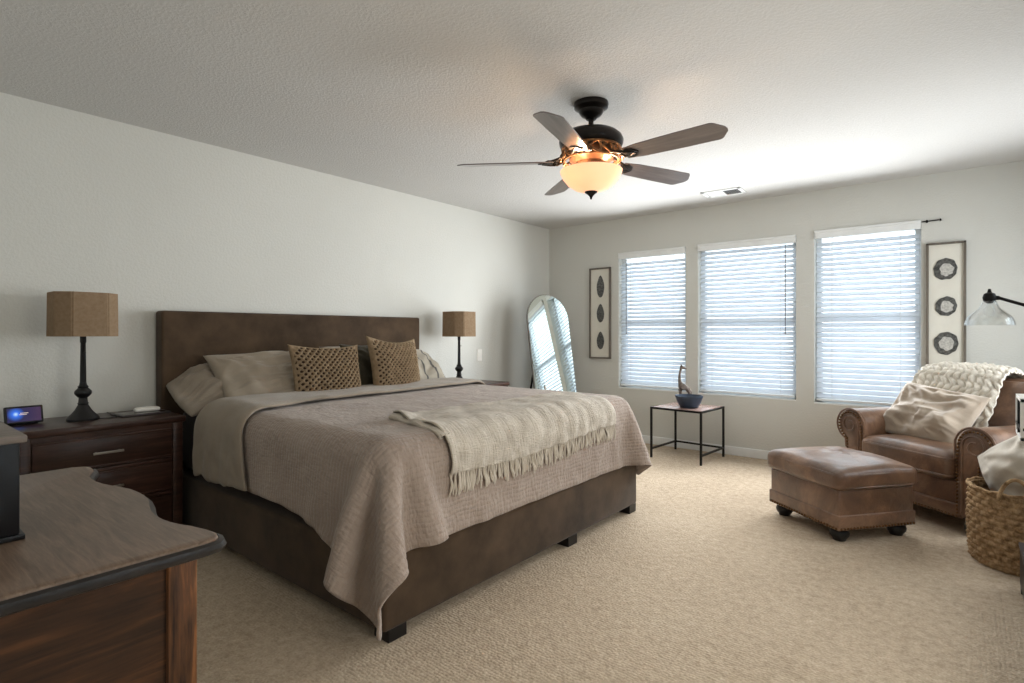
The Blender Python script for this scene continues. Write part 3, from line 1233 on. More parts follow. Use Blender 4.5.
# tablet and white gadget
t = thing('tablet', 'flat dark grey tablet lying on the left nightstand beside the lamp', 'tablet', (-3.66, 1.115, 0.716), math.radians(4))
mesh_obj('body', box(B(), -0.085, 0.085, -0.125, 0.125, 0.0, 0.010, 0.004), simple('slate_plastic', (66, 62, 62), 0.4), t)
mesh_obj('screen', box(B(), -0.075, 0.075, -0.112, 0.112, 0.0099, 0.0106, 0.0), simple('dark_glass', (52, 48, 48), 0.12), t, False)
bm = puff(B(), (0, 0, 0), 0.055, 0.125, 0.022, 0.010, 0.004, 0, 8)
o = mesh_obj('remote', bm, M['white_plastic'], angle=0)
o.location = (-3.675, 1.150, 0.738)
o.rotation_euler = (0, 0, math.radians(-6))
tag(o, 'white oblong rounded gadget resting on the dark tablet', 'gadget')

# ================================================================== foreground dresser
DZ = 0.80
DXC = -1.515
dr = thing('dresser', 'dark oak dresser with scalloped front edge in the near left corner', 'dresser', (DXC, 0.12, 0))
half = [(0.0, 0.452), (-0.03, 0.451), (-0.06, 0.449), (-0.10, 0.441), (-0.14, 0.430), (-0.18, 0.421), (-0.22, 0.416), (-0.265, 0.416), (-0.30, 0.420), (-0.335, 0.428), (-0.36, 0.437), (-0.40, 0.453), (-0.435, 0.457), (-0.456, 0.452), (-0.468, 0.442)]
front = [(-x, y - 0.12) for (x, y) in reversed(half)] + [(x, y - 0.12) for (x, y) in half[1:]]
back_y = -0.26 - 0.12 + 0.0
front = [(x * 0.93, y + 0.008) for (x, y) in front]
poly = front + [(-0.439, 0.425 - 0.12), (-0.439, back_y), (0.439, back_y), (0.439, 0.425 - 0.12)]
bm = prism(B(), poly, DZ - 0.030, DZ, None, 0.009, 3)
mesh_obj('top', bm, M['oak_top'], dr, angle=50)
rim = B()
lp = [Vector((x * 1.004, y * 1.004, DZ - 0.018)) for (x, y) in poly]
tube(rim, lp, 0.0115, 8, True)
rm = mesh_obj('top_edge', rim, simple('dark_worn_edge', (34, 31, 30), 0.4, var=0.3, scale=20), dr)
rm['label'] = 'rounded dark worn edge'
inset = 0.057
for sx in (-1, 1):
    x1 = sx * (0.472 - inset)
    mesh_obj('post', box(B(), min(x1, x1 - sx * 0.045), max(x1, x1 - sx * 0.045), 0.258, 0.306, 0.0, DZ - 0.029, 0.003), M['oak_post'], dr)
    mesh_obj('post', box(B(), min(x1, x1 - sx * 0.045), max(x1, x1 - sx * 0.045), back_y + 0.01, back_y + 0.055, 0.0, DZ - 0.029, 0.003), M['oak_post'], dr)
    x2 = sx * (0.472 - inset - 0.012)
    mesh_obj('side_panel', box(B(), min(x2, x2 - sx * 0.015), max(x2, x2 - sx * 0.015), back_y + 0.05, 0.262, 0.08, DZ - 0.029), M['oak'], dr, False)
mesh_obj('back_panel', box(B(), -0.385, 0.385, back_y + 0.012, back_y + 0.022, 0.08, DZ - 0.03), M['oak'], dr, False)
mesh_obj('bottom_panel', box(B(), -0.385, 0.385, back_y + 0.02, 0.26, 0.08, 0.10), M['oak'], dr, False)
for k in range(4):
    z0 = 0.11 + k * 0.164
    fy = [(x * 0.84, y - 0.03) for (x, y) in front]
    pl = fy + [(x, y - 0.02) for (x, y) in reversed(fy)]
    bm = prism(B(), pl, z0, z0 + 0.156, None)
    dw = mesh_obj('drawer', bm, M['oak'], dr, angle=50)
    for sx in (-0.22, 0.22):
        kb = lathe(B(), [(0.0, 0.026), (0.010, 0.025), (0.014, 0.018), (0.010, 0.010), (0.006, 0.0), (0.0, -0.001)], 14, (sx, 0.282, z0 + 0.078), Matrix.Rotation(-PI / 2, 4, 'X'))
        mesh_obj('knob', kb, M['nail'], dw)

# black cabinet box on the dresser
t = thing('box_speaker', 'black box with grey wooden lid standing on the dresser', 'box', (-1.46, 0.07, DZ + 0.001))
mesh_obj('base_plate', box(B(), -0.145, 0.122, -0.165, 0.153, 0.0, 0.010, 0.002), M['black'], t)
mesh_obj('body', box(B(), -0.128, 0.118, -0.15, 0.146, 0.010, 0.178, 0.003), M['black'], t)
mesh_obj('lid', box(B(), -0.145, 0.128, -0.165, 0.155, 0.178, 0.192, 0.003), wood('grey_wood_lid', (84, 76, 70), (116, 106, 98), 'y', 0.45), t)

# ================================================================== floor mirror
xb, yb, az, ln, mw, mh = -3.24, 4.80, -0.27, 0.170, 0.555, 1.615
t = thing('floor_mirror', 'tall arched frameless floor mirror standing in the corner', 'mirror', (xb, yb, 0), az)
Rl = Matrix.Translation((0, 0, 0.0)) @ Matrix.Rotation(-ln, 4, 'Y')
# local: x = facing direction, y = across, z = up (leaning back toward -x)


def arch(w, h, n=28):
    R = w / 2
    return [(-R, 0.0), (R, 0.0)] + [(R * math.cos(PI * k / n), h - R + R * math.sin(PI * k / n)) for k in range(n + 1)]


ax = Matrix(((0, 0, 1, 0), (1, 0, 0, 0), (0, 1, 0, 0), (0, 0, 0, 1)))   # (a,b,z)->(z,a,b)
bm = prism(B(), arch(mw, mh), -0.004, 0.0, Rl @ ax)
mesh_obj('mirror_glass', bm, M['mirror'], t, angle=30)
bm = prism(B(), arch(mw + 0.008, mh + 0.004), -0.022, -0.0045, Rl @ ax)
mesh_obj('backing', bm, M['black_metal'], t, angle=30)
pts = [Rl @ Vector((-0.008, a, b)) for (a, b) in arch(mw + 0.006, mh + 0.003)]
bm = tube(B(), pts, 0.004, 8, True)
mesh_obj('frame', bm, M['chrome'], t)
topb = Rl @ Vector((-0.022, 0, 1.10))
bm = B()
for sy in (-1, 1):
    tube(bm, [topb + Vector((0, sy * 0.16, 0)), Vector((-0.44, sy * 0.19, 0.012))], 0.011, 10)
tube(bm, [Vector((-0.437, -0.19, 0.02)), Vector((-0.437, 0.19, 0.02))], 0.009, 8)
mesh_obj('easel_stand', bm, M['black_metal'], t)

# ================================================================== framed agate art


def art(name, x0, x1, z0, z1, label, kind):
    cx_, cz_ = (x0 + x1) / 2, (z0 + z1) / 2
    w, h = (x1 - x0), (z1 - z0)
    t = thing('framed_art', label, 'art', (cx_, BY - 0.001, cz_), 0, 'framed agate panels on the window wall')
    d, f = 0.032, 0.016
    bm = B()
    box(bm, -w / 2, -w / 2 + f, -d, 0, -h / 2, h / 2, 0.002)
    box(bm, w / 2 - f, w / 2, -d, 0, -h / 2, h / 2, 0.002)
    box(bm, -w / 2, w / 2, -d, 0, -h / 2, -h / 2 + f, 0.002)
    box(bm, -w / 2, w / 2, -d, 0, h / 2 - f, h / 2, 0.002)
    mesh_obj('frame', bm, M['frame'], t, False)
    mesh_obj('backing', box(B(), -w / 2 + f, w / 2 - f, -0.014, -0.002, -h / 2 + f, h / 2 - f), M['paper'], t, False)
    R90 = Matrix.Rotation(PI / 2, 4, 'X')
    for k, q in enumerate((0.30, 0.0, -0.30)):
        if kind == 'tear':
            hh, ww = (0.125, 0.105, 0.10)[k], (0.048, 0.048, 0.046)[k]
            pl = []
            for i in range(30):
                a = 2 * PI * i / 30
                yy = math.sin(a)
                ww2 = ww * (1 - 0.42 * max(0, yy) ** 1.3) * (1 + 0.05 * noise.noise(Vector((math.cos(a) * 2, yy * 2, k + 0.5))))
                pl.append((ww2 * math.cos(a) + 0.006, hh * yy + q * h * (1.0 if k else 0.98)))
            bm = prism(B(), pl, 0.014, 0.020, R90, 0.001, 1)
            mesh_obj('agate_slice', bm, M['agate'], t)
        else:
            R = (0.074, 0.068, 0.078)[k]
            pl, pi_ = [], []
            for i in range(40):
                a = 2 * PI * i / 40
                wv = 1 + 0.10 * noise.noise(Vector((math.cos(a) * 1.4, math.sin(a) * 1.4, k * 3 + 0.5))) + 0.03 * math.sin(9 * a + k)
                pl.append((R * wv * math.cos(a), R * 1.12 * wv * math.sin(a) + q * h * 0.96))
                wi = 0.58 + 0.10 * noise.noise(Vector((math.cos(a) * 1.8, math.sin(a) * 1.8, k * 3 + 8.5))) + 0.04 * math.sin(7 * a)
                pi_.append((R * wi * math.cos(a) + 0.004, R * 1.12 * wi * math.sin(a) + q * h * 0.96 - 0.003))
            bm = prism(B(), pl, 0.014, 0.020, R90, 0.001, 1)
            sl = mesh_obj('agate_slice', bm, M['agate'], t)
            bm = prism(B(), pi_, 0.0195, 0.0208, R90)
            mesh_obj('crystal_centre', bm, M['agate_light'], sl)
    return t


art('a', -3.325, -3.055, 0.892, 1.917, 'narrow framed panel of three dark teardrop agate slices beside the mirror', 'tear')
art('b', -0.232, 0.014, 0.890, 1.888, 'narrow framed panel of three ring agates with pale centres above the armchair', 'ring')

# ================================================================== ceiling fan
FX, FY = -1.586, 2.629
fan = thing('ceiling_fan', 'dark bronze ceiling fan with five wooden blades and lit glass bowl', 'ceiling fan', (FX, FY, CH))
FD = -0.010   # length added to the downrod
b = lathe(B(), [(0.0, 0), (0.094, 0.0), (0.096, -0.010), (0.092, -0.026), (0.080, -0.034), (0.068, -0.042), (0.064, -0.056), (0.052, -0.070), (0.034, -0.080), (0.026, -0.090), (0.0, -0.091)], 40)
mesh_obj('canopy', b, M['bronze'], fan)
b = lathe(B(), [(0.0, -0.075), (0.014, -0.076), (0.014, -0.135 + FD), (0.0, -0.136 + FD)], 20)
mesh_obj('downrod', b, M['bronze'], fan)
b = lathe(B(), [(0.0, -0.118), (0.03, -0.120), (0.05, -0.128), (0.062, -0.134), (0.10, -0.142), (0.145, -0.158), (0.168, -0.178), (0.176, -0.200), (0.172, -0.222), (0.160, -0.235), (0.150, -0.238), (0.150, -0.246), (0.120, -0.250), (0.0, -0.25)], 48)
bmesh.ops.translate(b, verts=b.verts, vec=(0, 0, FD))
mesh_obj('motor_housing', b, M['bronze'], fan)
b = lathe(B(), [(0.0, -0.24), (0.118, -0.243), (0.120, -0.300), (0.085, -0.318), (0.085, -0.362), (0.074, -0.368), (0.0, -0.368)], 40)
bmesh.ops.translate(b, verts=b.verts, vec=(0, 0, FD))
mesh_obj('switch_housing', b, simple('antique_copper', (96, 68, 50), 0.35, metal=0.6, var=0.25), fan)
# openwork scroll ring
b = B()
nf = 14
for k in range(nf):
    a0 = 2 * PI * k / nf
    pts = []
    for i in range(22):
        th = 2 * PI * i / 22
        aa = a0 + 0.20 * math.cos(th)
        zz = -0.272 + 0.026 * math.sin(th) + 0.010 * math.sin(2 * th)
        rr = 0.158 - 0.012 * math.sin(th)
        pts.append((rr * math.cos(aa), rr * math.sin(aa), zz))
    tube(b, pts, 0.0062, 6, True)
for (rr, zz) in ((0.160, -0.243), (0.148, -0.303)):
    tube(b, [(rr * math.cos(2 * PI * i / 48), rr * math.sin(2 * PI * i / 48), zz) for i in range(48)], 0.006, 6, True)
bmesh.ops.translate(b, verts=b.verts, vec=(0, 0, FD))
mesh_obj('filigree_ring', b, simple('antique_gold', (132, 98, 66), 0.38, metal=0.6, var=0.3, scale=30), fan)
BLADE_Z = -0.322
for k in range(5):
    a = math.radians(213.5 + 72 * k)
    Rz = Matrix.Rotation(a, 4, 'Z')
    # blade iron
    b = B()
    for sy in (-1, 1):
        tube(b, [(0.120, sy * 0.010, -0.300), (0.15, sy * 0.040, -0.320), (0.185, sy * 0.050, -0.337), (0.225, sy * 0.030, -0.343), (0.27, sy * 0.008, -0.344)], [0.008, 0.008, 0.007, 0.007, 0.006], 8)
        tube(b, [(0.16, sy * 0.018, -0.323), (0.185, sy * 0.034, -0.333), (0.205, sy * 0.020, -0.337), (0.19, sy * 0.004, -0.334), (0.165, 0, -0.327)], 0.005, 8)
    pl = [(0.205, -0.040), (0.235, -0.050), (0.27, -0.036), (0.292, 0.0), (0.27, 0.036), (0.235, 0.050), (0.205, 0.040), (0.215, 0.0)]
    pitch = Matrix.Translation((0, 0, BLADE_Z)) @ Matrix.Rotation(math.radians(-13), 4, 'X')
    prism_into(b, pl, -0.006, -0.0005, pitch)
    for v_ in b.verts:
        if v_.co.z < -0.29 and v_.co.x < 0.20 or v_.co.z < -0.336:
            v_.co.z += 0.020
    bmesh.ops.transform(b, matrix=Rz, verts=b.verts)
    ir = mesh_obj('blade_iron', b, M['bronze'], fan)
    # blade
    pl = [(0.205, -0.048), (0.30, -0.060), (0.50, -0.068), (0.66, -0.072), (0.672, -0.068), (0.682, -0.058), (0.700, -0.034), (0.714, -0.018), (0.718, 0.0), (0.714, 0.018), (0.700, 0.034), (0.682, 0.058), (0.672, 0.068), (0.66, 0.072), (0.50, 0.068), (0.30, 0.060), (0.205, 0.048)]
    pl = [(0.205 + (x - 0.205) * 1.055, y * 1.03) for (x, y) in pl]
    b = prism(B(), pl, 0.0, 0.006, None, 0.001, 1)
    o = mesh_obj('blade', b, M['blade'], fan, angle=30)
    o.matrix_local = Rz @ pitch
# light bowl (opal amber glass, open at the top) with bulb
prof = [(0.012, -0.478), (0.05, -0.474), (0.09, -0.460), (0.128, -0.434), (0.154, -0.402), (0.167, -0.374), (0.170, -0.362), (0.166, -0.362), (0.163, -0.374), (0.150, -0.400), (0.125, -0.431), (0.088, -0.456), (0.05, -0.470), (0.012, -0.474)]


def bowl_mat():
    m = Mat('amber_glass_bowl', 0.35, 0.4)
    m.color((235, 205, 170))
    v = m.coord('Object')
    f = m.noise(v, 7, 3)
    m.l(m.ramp(f, [(0.3, (1.0, 0.60, 0.36, 1)), (0.7, (1.0, 0.68, 0.44, 1))]), m.b.inputs['Emission Color'])
    m.b.inputs['Emission Strength'].default_value = 0.55
    tr = m.n('ShaderNodeBsdfTranslucent')
    tr.inputs['Color'].default_value = (1.0, 0.86, 0.68, 1)
    mx = m.n('ShaderNodeMixShader')
    mx.inputs['Fac'].default_value = 0.16
    out = m.nt.nodes['Material Output']
    m.l(m.b.outputs['BSDF'], mx.inputs[1])
    m.l(tr.outputs['BSDF'], mx.inputs[2])
    m.l(mx.outputs['Shader'], out.inputs['Surface'])
    return m.m


b = lathe(B(), prof + [prof[0]], 48, closed=False)
bmesh.ops.translate(b, verts=b.verts, vec=(0, 0, FD))
bw = mesh_obj('light_bowl', b, bowl_mat(), fan)
bw['label'] = 'glowing amber glass bowl'
b = lathe(B(), [(0.0, -0.518), (0.005, -0.516), (0.007, -0.506), (0.012, -0.498), (0.022, -0.488), (0.034, -0.480), (0.036, -0.474), (0.0, -0.470)], 24)
bmesh.ops.translate(b, verts=b.verts, vec=(0, 0, FD))
mesh_obj('finial', b, M['bronze'], fan)
for k in range(3):
    a = 2 * PI * k / 3 + 0.5
    p = (0.085 * math.cos(a), 0.085 * math.sin(a), -0.402)
    b = lathe(B(), [(0.0, -0.028), (0.012, -0.024), (0.018, -0.010), (0.018, 0.002), (0.012, 0.018), (0.010, 0.034), (0.0, 0.036)], 14, p)
    bmesh.ops.translate(b, verts=b.verts, vec=(0, 0, FD))
    mesh_obj('bulb', b, emit_mat('warm_bulb', (1.0, 0.70, 0.42), 2.5), fan)
    l = bpy.data.lights.new('fan_bulb', 'POINT')
    l.energy = 4.2
    l.color = (1.0, 0.70, 0.45)
    l.shadow_soft_size = 0.02
    lo = bpy.data.objects.new('fan_bulb', l)
    lo.location = (FX + 0.125 * math.cos(a), FY + 0.125 * math.sin(a), CH - 0.372 + FD)
    COL.objects.link(lo)

# ================================================================== side table, bowl, giraffe
TZ = 0.48
st = thing('side_table', 'small black metal side table with wooden top under the windows', 'side table', (-2.04, 5.14, 0), math.radians(-4))
hx, hy = 0.245, 0.245
lt = 0.009
for (sx, sy) in ((-1, -1), (1, -1), (1, 1), (-1, 1)):
    mesh_obj('leg', box(B(), sx * hx - lt, sx * hx + lt, sy * hy - lt, sy * hy + lt, 0, TZ, 0.001, 1), M['black_metal'], st, False)
for (z, name, sides) in ((TZ - 0.010, 'top_rail', 'lrfb'), (0.085, 'stretcher', 'lrb')):
    for s in sides:
        if s in 'lr':
            x = -hx if s == 'l' else hx
            bm = box(B(), x - 0.008, x + 0.008, -hy, hy, z - 0.008, z + 0.008)
        else:
            y = -hy if s == 'f' else hy
            bm = box(B(), -hx, hx, y - 0.008, y + 0.008, z - 0.008, z + 0.008)
        mesh_obj(name, bm, M['black_metal'], st, False)
mesh_obj('top', box(B(), -hx + 0.008, hx - 0.008, -hy + 0.008, hy - 0.008, TZ - 0.010, TZ + 0.002, 0.002), M['table_top'], st)

bm = B()
prof = [(0.0, 0.0), (0.075, 0.0), (0.085, 0.006), (0.108, 0.05), (0.122, 0.090), (0.128, 0.104), (0.126, 0.112), (0.120, 0.112), (0.112, 0.095), (0.09, 0.045), (0.07, 0.016), (0.0, 0.012)]
lathe(bm, prof, 24)
for v in bm.verts:
    r = math.hypot(v.co.x, v.co.y)
    if r > 0.02:
        a = math.atan2(v.co.y, v.co.x)
        k = 1 + 0.03 * math.cos(6 * a)
        v.co.x *= k
        v.co.y *= k
o = mesh_obj('bowl', bm, M['bowl_blue'])
o.location = (-2.00, 5.075, TZ + 0.0025)
tag(o, 'dark blue ceramic bowl on the black side table', 'bowl')


def skin_mesh(name, nodes, edges, mat, parent=None, sub=2):
    me = bpy.data.meshes.new(name)
    me.from_pydata([n[:3] for n in nodes], edges, [])
    o = bpy.data.objects.new(name, me)
    COL.objects.link(o)
    sk = o.modifiers.new('skin', 'SKIN')
    for i, n in enumerate(nodes):
        sv = me.skin_vertices[0].data[i]
        sv.radius = (n[3] * 0.85, n[3] * 0.85)
        sv.use_root = (i == 0)
    s = o.modifiers.new('sub', 'SUBSURF')
    s.levels = s.render_levels = sub
    dg = bpy.context.evaluated_depsgraph_get()
    m2 = bpy.data.meshes.new_from_object(o.evaluated_get(dg))
    m2.name = name
    o.modifiers.clear()
    o.data = m2
    bpy.data.meshes.remove(me)
    m2.materials.clear()
    m2.materials.append(mat)
    m2.shade_smooth()
    if parent:
        o.parent = parent
    return o


nodes = [(0.0, 0, 0.165, 0.030), (0.045, 0, 0.150, 0.027), (-0.035, 0, 0.185, 0.026), (-0.045, 0, 0.235, 0.019), (-0.042, 0, 0.29, 0.015), (-0.035, 0, 0.335, 0.013), (-0.025, 0, 0.365, 0.016), (0.008, 0, 0.352, 0.011), (0.025, 0, 0.344, 0.008),
         (-0.035, 0.016, 0.11, 0.012), (-0.038, 0.018, 0.05, 0.009), (-0.038, 0.018, 0.006, 0.011), (-0.035, -0.016, 0.11, 0.012), (-0.038, -0.018, 0.05, 0.009), (-0.038, -0.018, 0.006, 0.011),
         (0.05, 0.016, 0.10, 0.012), (0.055, 0.018, 0.05, 0.009), (0.052, 0.018, 0.006, 0.011), (0.05, -0.016, 0.10, 0.012), (0.055, -0.018, 0.05, 0.009), (0.052, -0.018, 0.006, 0.011),
         (-0.030, 0.008, 0.390, 0.004), (-0.030, -0.008, 0.390, 0.004), (0.068, 0, 0.125, 0.005), (0.072, 0, 0.08, 0.004)]
edges = [(0, 1), (0, 2), (2, 3), (3, 4), (4, 5), (5, 6), (6, 7), (7, 8), (2, 9), (9, 10), (10, 11), (2, 12), (12, 13), (13, 14), (1, 15), (15, 16), (16, 17), (1, 18), (18, 19), (19, 20), (6, 21), (6, 22), (1, 23), (23, 24)]
g = skin_mesh('giraffe_figurine', nodes, edges, M['giraffe'])
g.location = (-2.115, 5.245, TZ + 0.004)
g.rotation_euler = (0, 0, math.radians(35))
tag(g, 'carved spotted giraffe figurine standing behind the blue bowl', 'figurine')

# ================================================================== leather armchair and ottoman
CRZ = math.radians(-36)
chair = thing('armchair', 'brown leather rolled-arm chair with nailhead trim in the window corner', 'armchair', (-0.047, 4.70, 0), CRZ)
L = M['leather']


def bun_foot(h=0.085, r=0.045, c=(0, 0, 0)):
    return lathe(B(), [(0.0, 0), (r * 0.62, 0), (r * 0.7, h * 0.14), (r * 0.95, h * 0.35), (r, h * 0.55), (r * 0.85, h * 0.75), (r * 0.7, h * 0.82), (r * 0.9, h * 0.88), (r * 0.9, h), (0.0, h)], 24, c)


mesh_obj('base', box(B(), -0.345, 0.345, -0.405, 0.40, 0.09, 0.305, 0.012, 3), L, chair)
mesh_obj('front_band', box(B(), -0.335, 0.335, -0.420, -0.38, 0.095, 0.175, 0.010, 3), L, chair)
bm = puff(B(), (0, -0.115, 0.385), 0.615, 0.70, 0.165, 0.05, 0.025, 0.0, 16, 0.004, 2)
sc_ = mesh_obj('seat_cushion', bm, L, chair, angle=0)
pp = B()
for z in (0.435, 0.335):
    hw, hd, r = 0.615 / 2 - 0.012, 0.70 / 2 - 0.012, 0.05
    pts = []
    for (cxx, cyy, a0) in ((hw - r, hd - r, 0), (-hw + r, hd - r, 90), (-hw + r, -hd + r, 180), (hw - r, -hd + r, 270)):
        for k in range(6):
            a = math.radians(a0 + 90 * k / 5)
            pts.append((cxx + (r + 0.010) * math.cos(a), -0.115 + cyy + (r + 0.010) * math.sin(a), z))
    tube(pp, pts, 0.006, 6, True)
mesh_obj('piping', pp, L, sc_)
XZ = Matrix(((1, 0, 0, 0), (0, 0, 1, 0), (0, 1, 0, 0), (0, 0, 0, 1)))   # (x,z,y)->(x,y,z)
for sx in (-1, 1):
    R, ccx, ccz = 0.112, 0.420, 0.525
    pl = [(0.310, 0.10), (0.445, 0.10), (0.455, 0.36), (0.462, ccz - 0.100)]
    for k in range(20):
        a = math.radians(-65 + (245) * k / 19)
        pl.append((ccx + R * math.cos(a), ccz + R * math.sin(a)))
    pl += [(0.310, 0.44)]
    pl = [(sx * x, z) for (x, z) in pl]
    if sx < 0:
        pl = pl[::-1]
    bm = prism(B(), pl, -0.405, 0.36, XZ, 0.012, 3)
    ar = mesh_obj('arm', bm, L, chair, angle=60)
    # front facing panel with its welt
    ins = []
    for (x, z) in pl:
        xx, zz = sx * x, z
        cxm, czm = (ccx, ccz) if zz > 0.44 else (0.380, zz)
        ins.append((sx * (cxm + (xx - cxm) * 0.80), max(0.115, czm + (zz - czm) * 0.80 if zz > 0.44 else zz)))
    bm = prism(B(), ins, -0.418, -0.400, XZ, 0.004, 2)
    fp = mesh_obj('arm_panel', bm, L, ar, angle=60)
    wb = B()
    tube(wb, [Vector((x, -0.416, z)) for (x, z) in pl if z > 0.12], 0.007, 6)
    sp = []
    for k in range(34):
        a = math.radians(180 - 14 * k)
        rr = R * (0.62 - 0.40 * k / 33)
        sp.append((sx * (ccx + rr * math.cos(a)), -0.419, ccz + rr * math.sin(a)))
    tube(wb, [(sx * (0.310 + 0.040), -0.419, 0.13), (sx * (0.310 + 0.040), -0.419, 0.44)] + sp, 0.006, 6)
    mesh_obj('welt', wb, L, ar)
    nb = B()
    path = [Vector((x, -0.421, z)) for (x, z) in ins] + [Vector((ins[0][0], -0.421, ins[0][1]))]
    segs = [(path[i], path[i + 1], (path[i + 1] - path[i]).length) for i in range(len(path) - 1)]
    tot = sum(s[2] for s in segs)
    d = 0.0
    while d < tot:
        q = d
        for (p0, p1, L_) in segs:
            if q <= L_:
                c = p0.lerp(p1, q / max(1e-9, L_))
                break
            q -= L_
        if c.z > 0.12:
            bmesh.ops.create_uvsphere(nb, u_segments=8, v_segments=5, radius=0.0075, matrix=Matrix.Translation(c))
        d += 0.0215
    mesh_obj('nailhead_trim', nb, M['nail'], ar)
# back with rolled top
pl = [(0.16, 0.30), (0.40, 0.10), (0.43, 0.10), (0.455, 0.50)]
for k in range(16):
    a = math.radians(-40 + 220 * k / 15)
    pl.append((0.405 + 0.080 * math.cos(a), 0.800 + 0.080 * math.sin(a)))
pl += [(0.300, 0.72), (0.235, 0.52)]
YZ = Matrix(((0, 0, 1, 0), (1, 0, 0, 0), (0, 1, 0, 0), (0, 0, 0, 1)))
bm = prism(B(), pl, -0.400, 0.400, YZ, 0.02, 3)
mesh_obj('backrest', bm, L, chair, angle=60)
bm = puff(B(), (0, 0, 0), 0.64, 0.44, 0.14, 0.05, 0.02, 0.0, 14, 0.004, 6)
bmesh.ops.transform(bm, matrix=Matrix.Translation((0, 0.225, 0.65)) @ Matrix.Rotation(math.radians(74), 4, 'X'), verts=bm.verts)
mesh_obj('back_cushion', bm, L, chair, angle=0)
for (x, y) in ((-0.37, -0.36), (0.37, -0.36), (-0.36, 0.36), (0.36, 0.36)):
    mesh_obj('foot', bun_foot(0.098, 0.042, (x, y, 0)), M['black'], chair)
nb = B()
for i in range(32):
    bmesh.ops.create_uvsphere(nb, u_segments=8, v_segments=5, radius=0.0075, matrix=Matrix.Translation((-0.32 + 0.64 * i / 31, -0.421, 0.105)))
mesh_obj('nailhead_trim', nb, M['nail'], chair)

ott = thing('ottoman', 'brown leather ottoman with tufted top and black bun feet before the armchair', 'ottoman', (-0.605, 3.925, 0), math.radians(-38))
ow, od = 0.565, 0.515
mesh_obj('body', box(B(), -ow / 2, ow / 2, -od / 2, od / 2, 0.078, 0.300, 0.014, 3), L, ott)
mesh_obj('base_band', box(B(), -ow / 2 - 0.007, ow / 2 + 0.007, -od / 2 - 0.007, od / 2 + 0.007, 0.072, 0.158, 0.009, 3), L, ott)
bm = puff(B(), (0, 0, 0.349), ow + 0.045, od + 0.045, 0.118, 0.038, 0.040, 0.0, 22, 0.007, 4)
for v in bm.verts:
    if v.co.z > 0.36:
        for (tx, ty) in ((-0.06, 0.05),):
            d2 = (v.co.x - tx) ** 2 + (v.co.y - ty) ** 2
            v.co.z -= 0.024 * math.exp(-d2 / 0.003)
            a = math.atan2(v.co.y - ty, v.co.x - tx)
            v.co.z += 0.007 * math.sin(7 * a) * math.exp(-d2 / 0.02)
oc = mesh_obj('cushion', bm, L, ott, angle=0)
pp = B()
for z in (0.384, 0.312):
    hw, hd, r = ow / 2 + 0.012, od / 2 + 0.012, 0.045
    pts = []
    for (cxx, cyy, a0) in ((hw - r, hd - r, 0), (-hw + r, hd - r, 90), (-hw + r, -hd + r, 180), (hw - r, -hd + r, 270)):
        for k in range(6):
            a = math.radians(a0 + 90 * k / 5)
            pts.append((cxx + (r + 0.003) * math.cos(a), cyy + (r + 0.003) * math.sin(a), z))
    tube(pp, pts, 0.006, 6, True)
mesh_obj('piping', pp, L, oc)
nb = B()
for (ax_, n_) in (('x', 26), ('y', 24)):
    for sgn in (-1, 1):
        for i in range(n_):
            f = -1 + 2 * (i + 0.5) / n_
            p = (f * ow / 2, sgn * (od / 2 + 0.008), 0.084) if ax_ == 'x' else (sgn * (ow / 2 + 0.008), f * od / 2, 0.084)
            bmesh.ops.create_uvsphere(nb, u_segments=8, v_segments=5, radius=0.0075, matrix=Matrix.Translation(p))
mesh_obj('nailhead_trim', nb, M['nail'], ott)
for (sx, sy) in ((-1, -1), (1, -1), (1, 1), (-1, 1)):
    mesh_obj('foot', bun_foot(0.080, 0.052, (sx * (ow / 2 - 0.060), sy * (od / 2 - 0.060), 0)), M['black'], ott)

# cream cushion and chunky knit throw on the chair
CM = Matrix.Translation((-0.047, 4.70, 0)) @ Matrix.Rotation(CRZ, 4, 'Z')


def knit_pt(a, b):
    # a across the back (local x), b from the lap side up and over the back
    x = -0.40 + 0.57 * a
    x += 0.03 * math.sin(b * 6)
    P_ = [(0.02, 0.52), (0.055, 0.66), (0.095, 0.79), (0.15, 0.885), (0.235, 0.935), (0.33, 0.942), (0.42, 0.925), (0.495, 0.86), (0.515, 0.75), (0.51, 0.62)]
    q = b * (len(P_) - 1)
    i = min(int(q), len(P_) - 2)
    y = P_[i][0] + (P_[i + 1][0] - P_[i][0]) * (q - i)
    z = P_[i][1] + (P_[i + 1][1] - P_[i][1]) * (q - i)
    tg = Vector((0, P_[i + 1][0] - P_[i][0], P_[i + 1][1] - P_[i][1])).normalized()
    edge = 4 * a * (1 - a)
    z += 0.020 * edge - 0.05 * (1 - edge) * (b > 0.3) * (b - 0.3)
    p = Vector((x, y - 0.012, z))
    k = math.sin(a * 22 * PI + 2.0 * math.sin(b * 46)) * math.cos(b * 62 + a * 5)
    n = Vector((0, -tg.z, tg.y))
    return p + n.normalized() * (0.011 * k + 0.016 * noise.noise(Vector((a * 6, b * 6, 3))))


bm = B()
grid(bm, 170, 190, knit_pt)
o = mesh_obj('knit_throw', bm, M['knit'], angle=0)
o.matrix_world = CM
solid(o, 0.012, 0.0)
tag(o, 'chunky cream knit throw draped over the leather armchair back', 'throw')
bm = pillow_bm(0.56, 0.43, 0.15, 44, 0.045, 0.024, 70)
o = mesh_obj('throw_pillow', bm, M['cream'], angle=0)
up = CM.to_3x3() @ Vector((0.16, 0.60, 0.78))
wd = CM.to_3x3() @ Vector((1, 0, -0.10))
place(o, CM @ Vector((-0.098, -0.095, 0.628)), wd, up)
tag(o, 'beige velvet cushion slumped on the seat of the leather armchair', 'cushion')

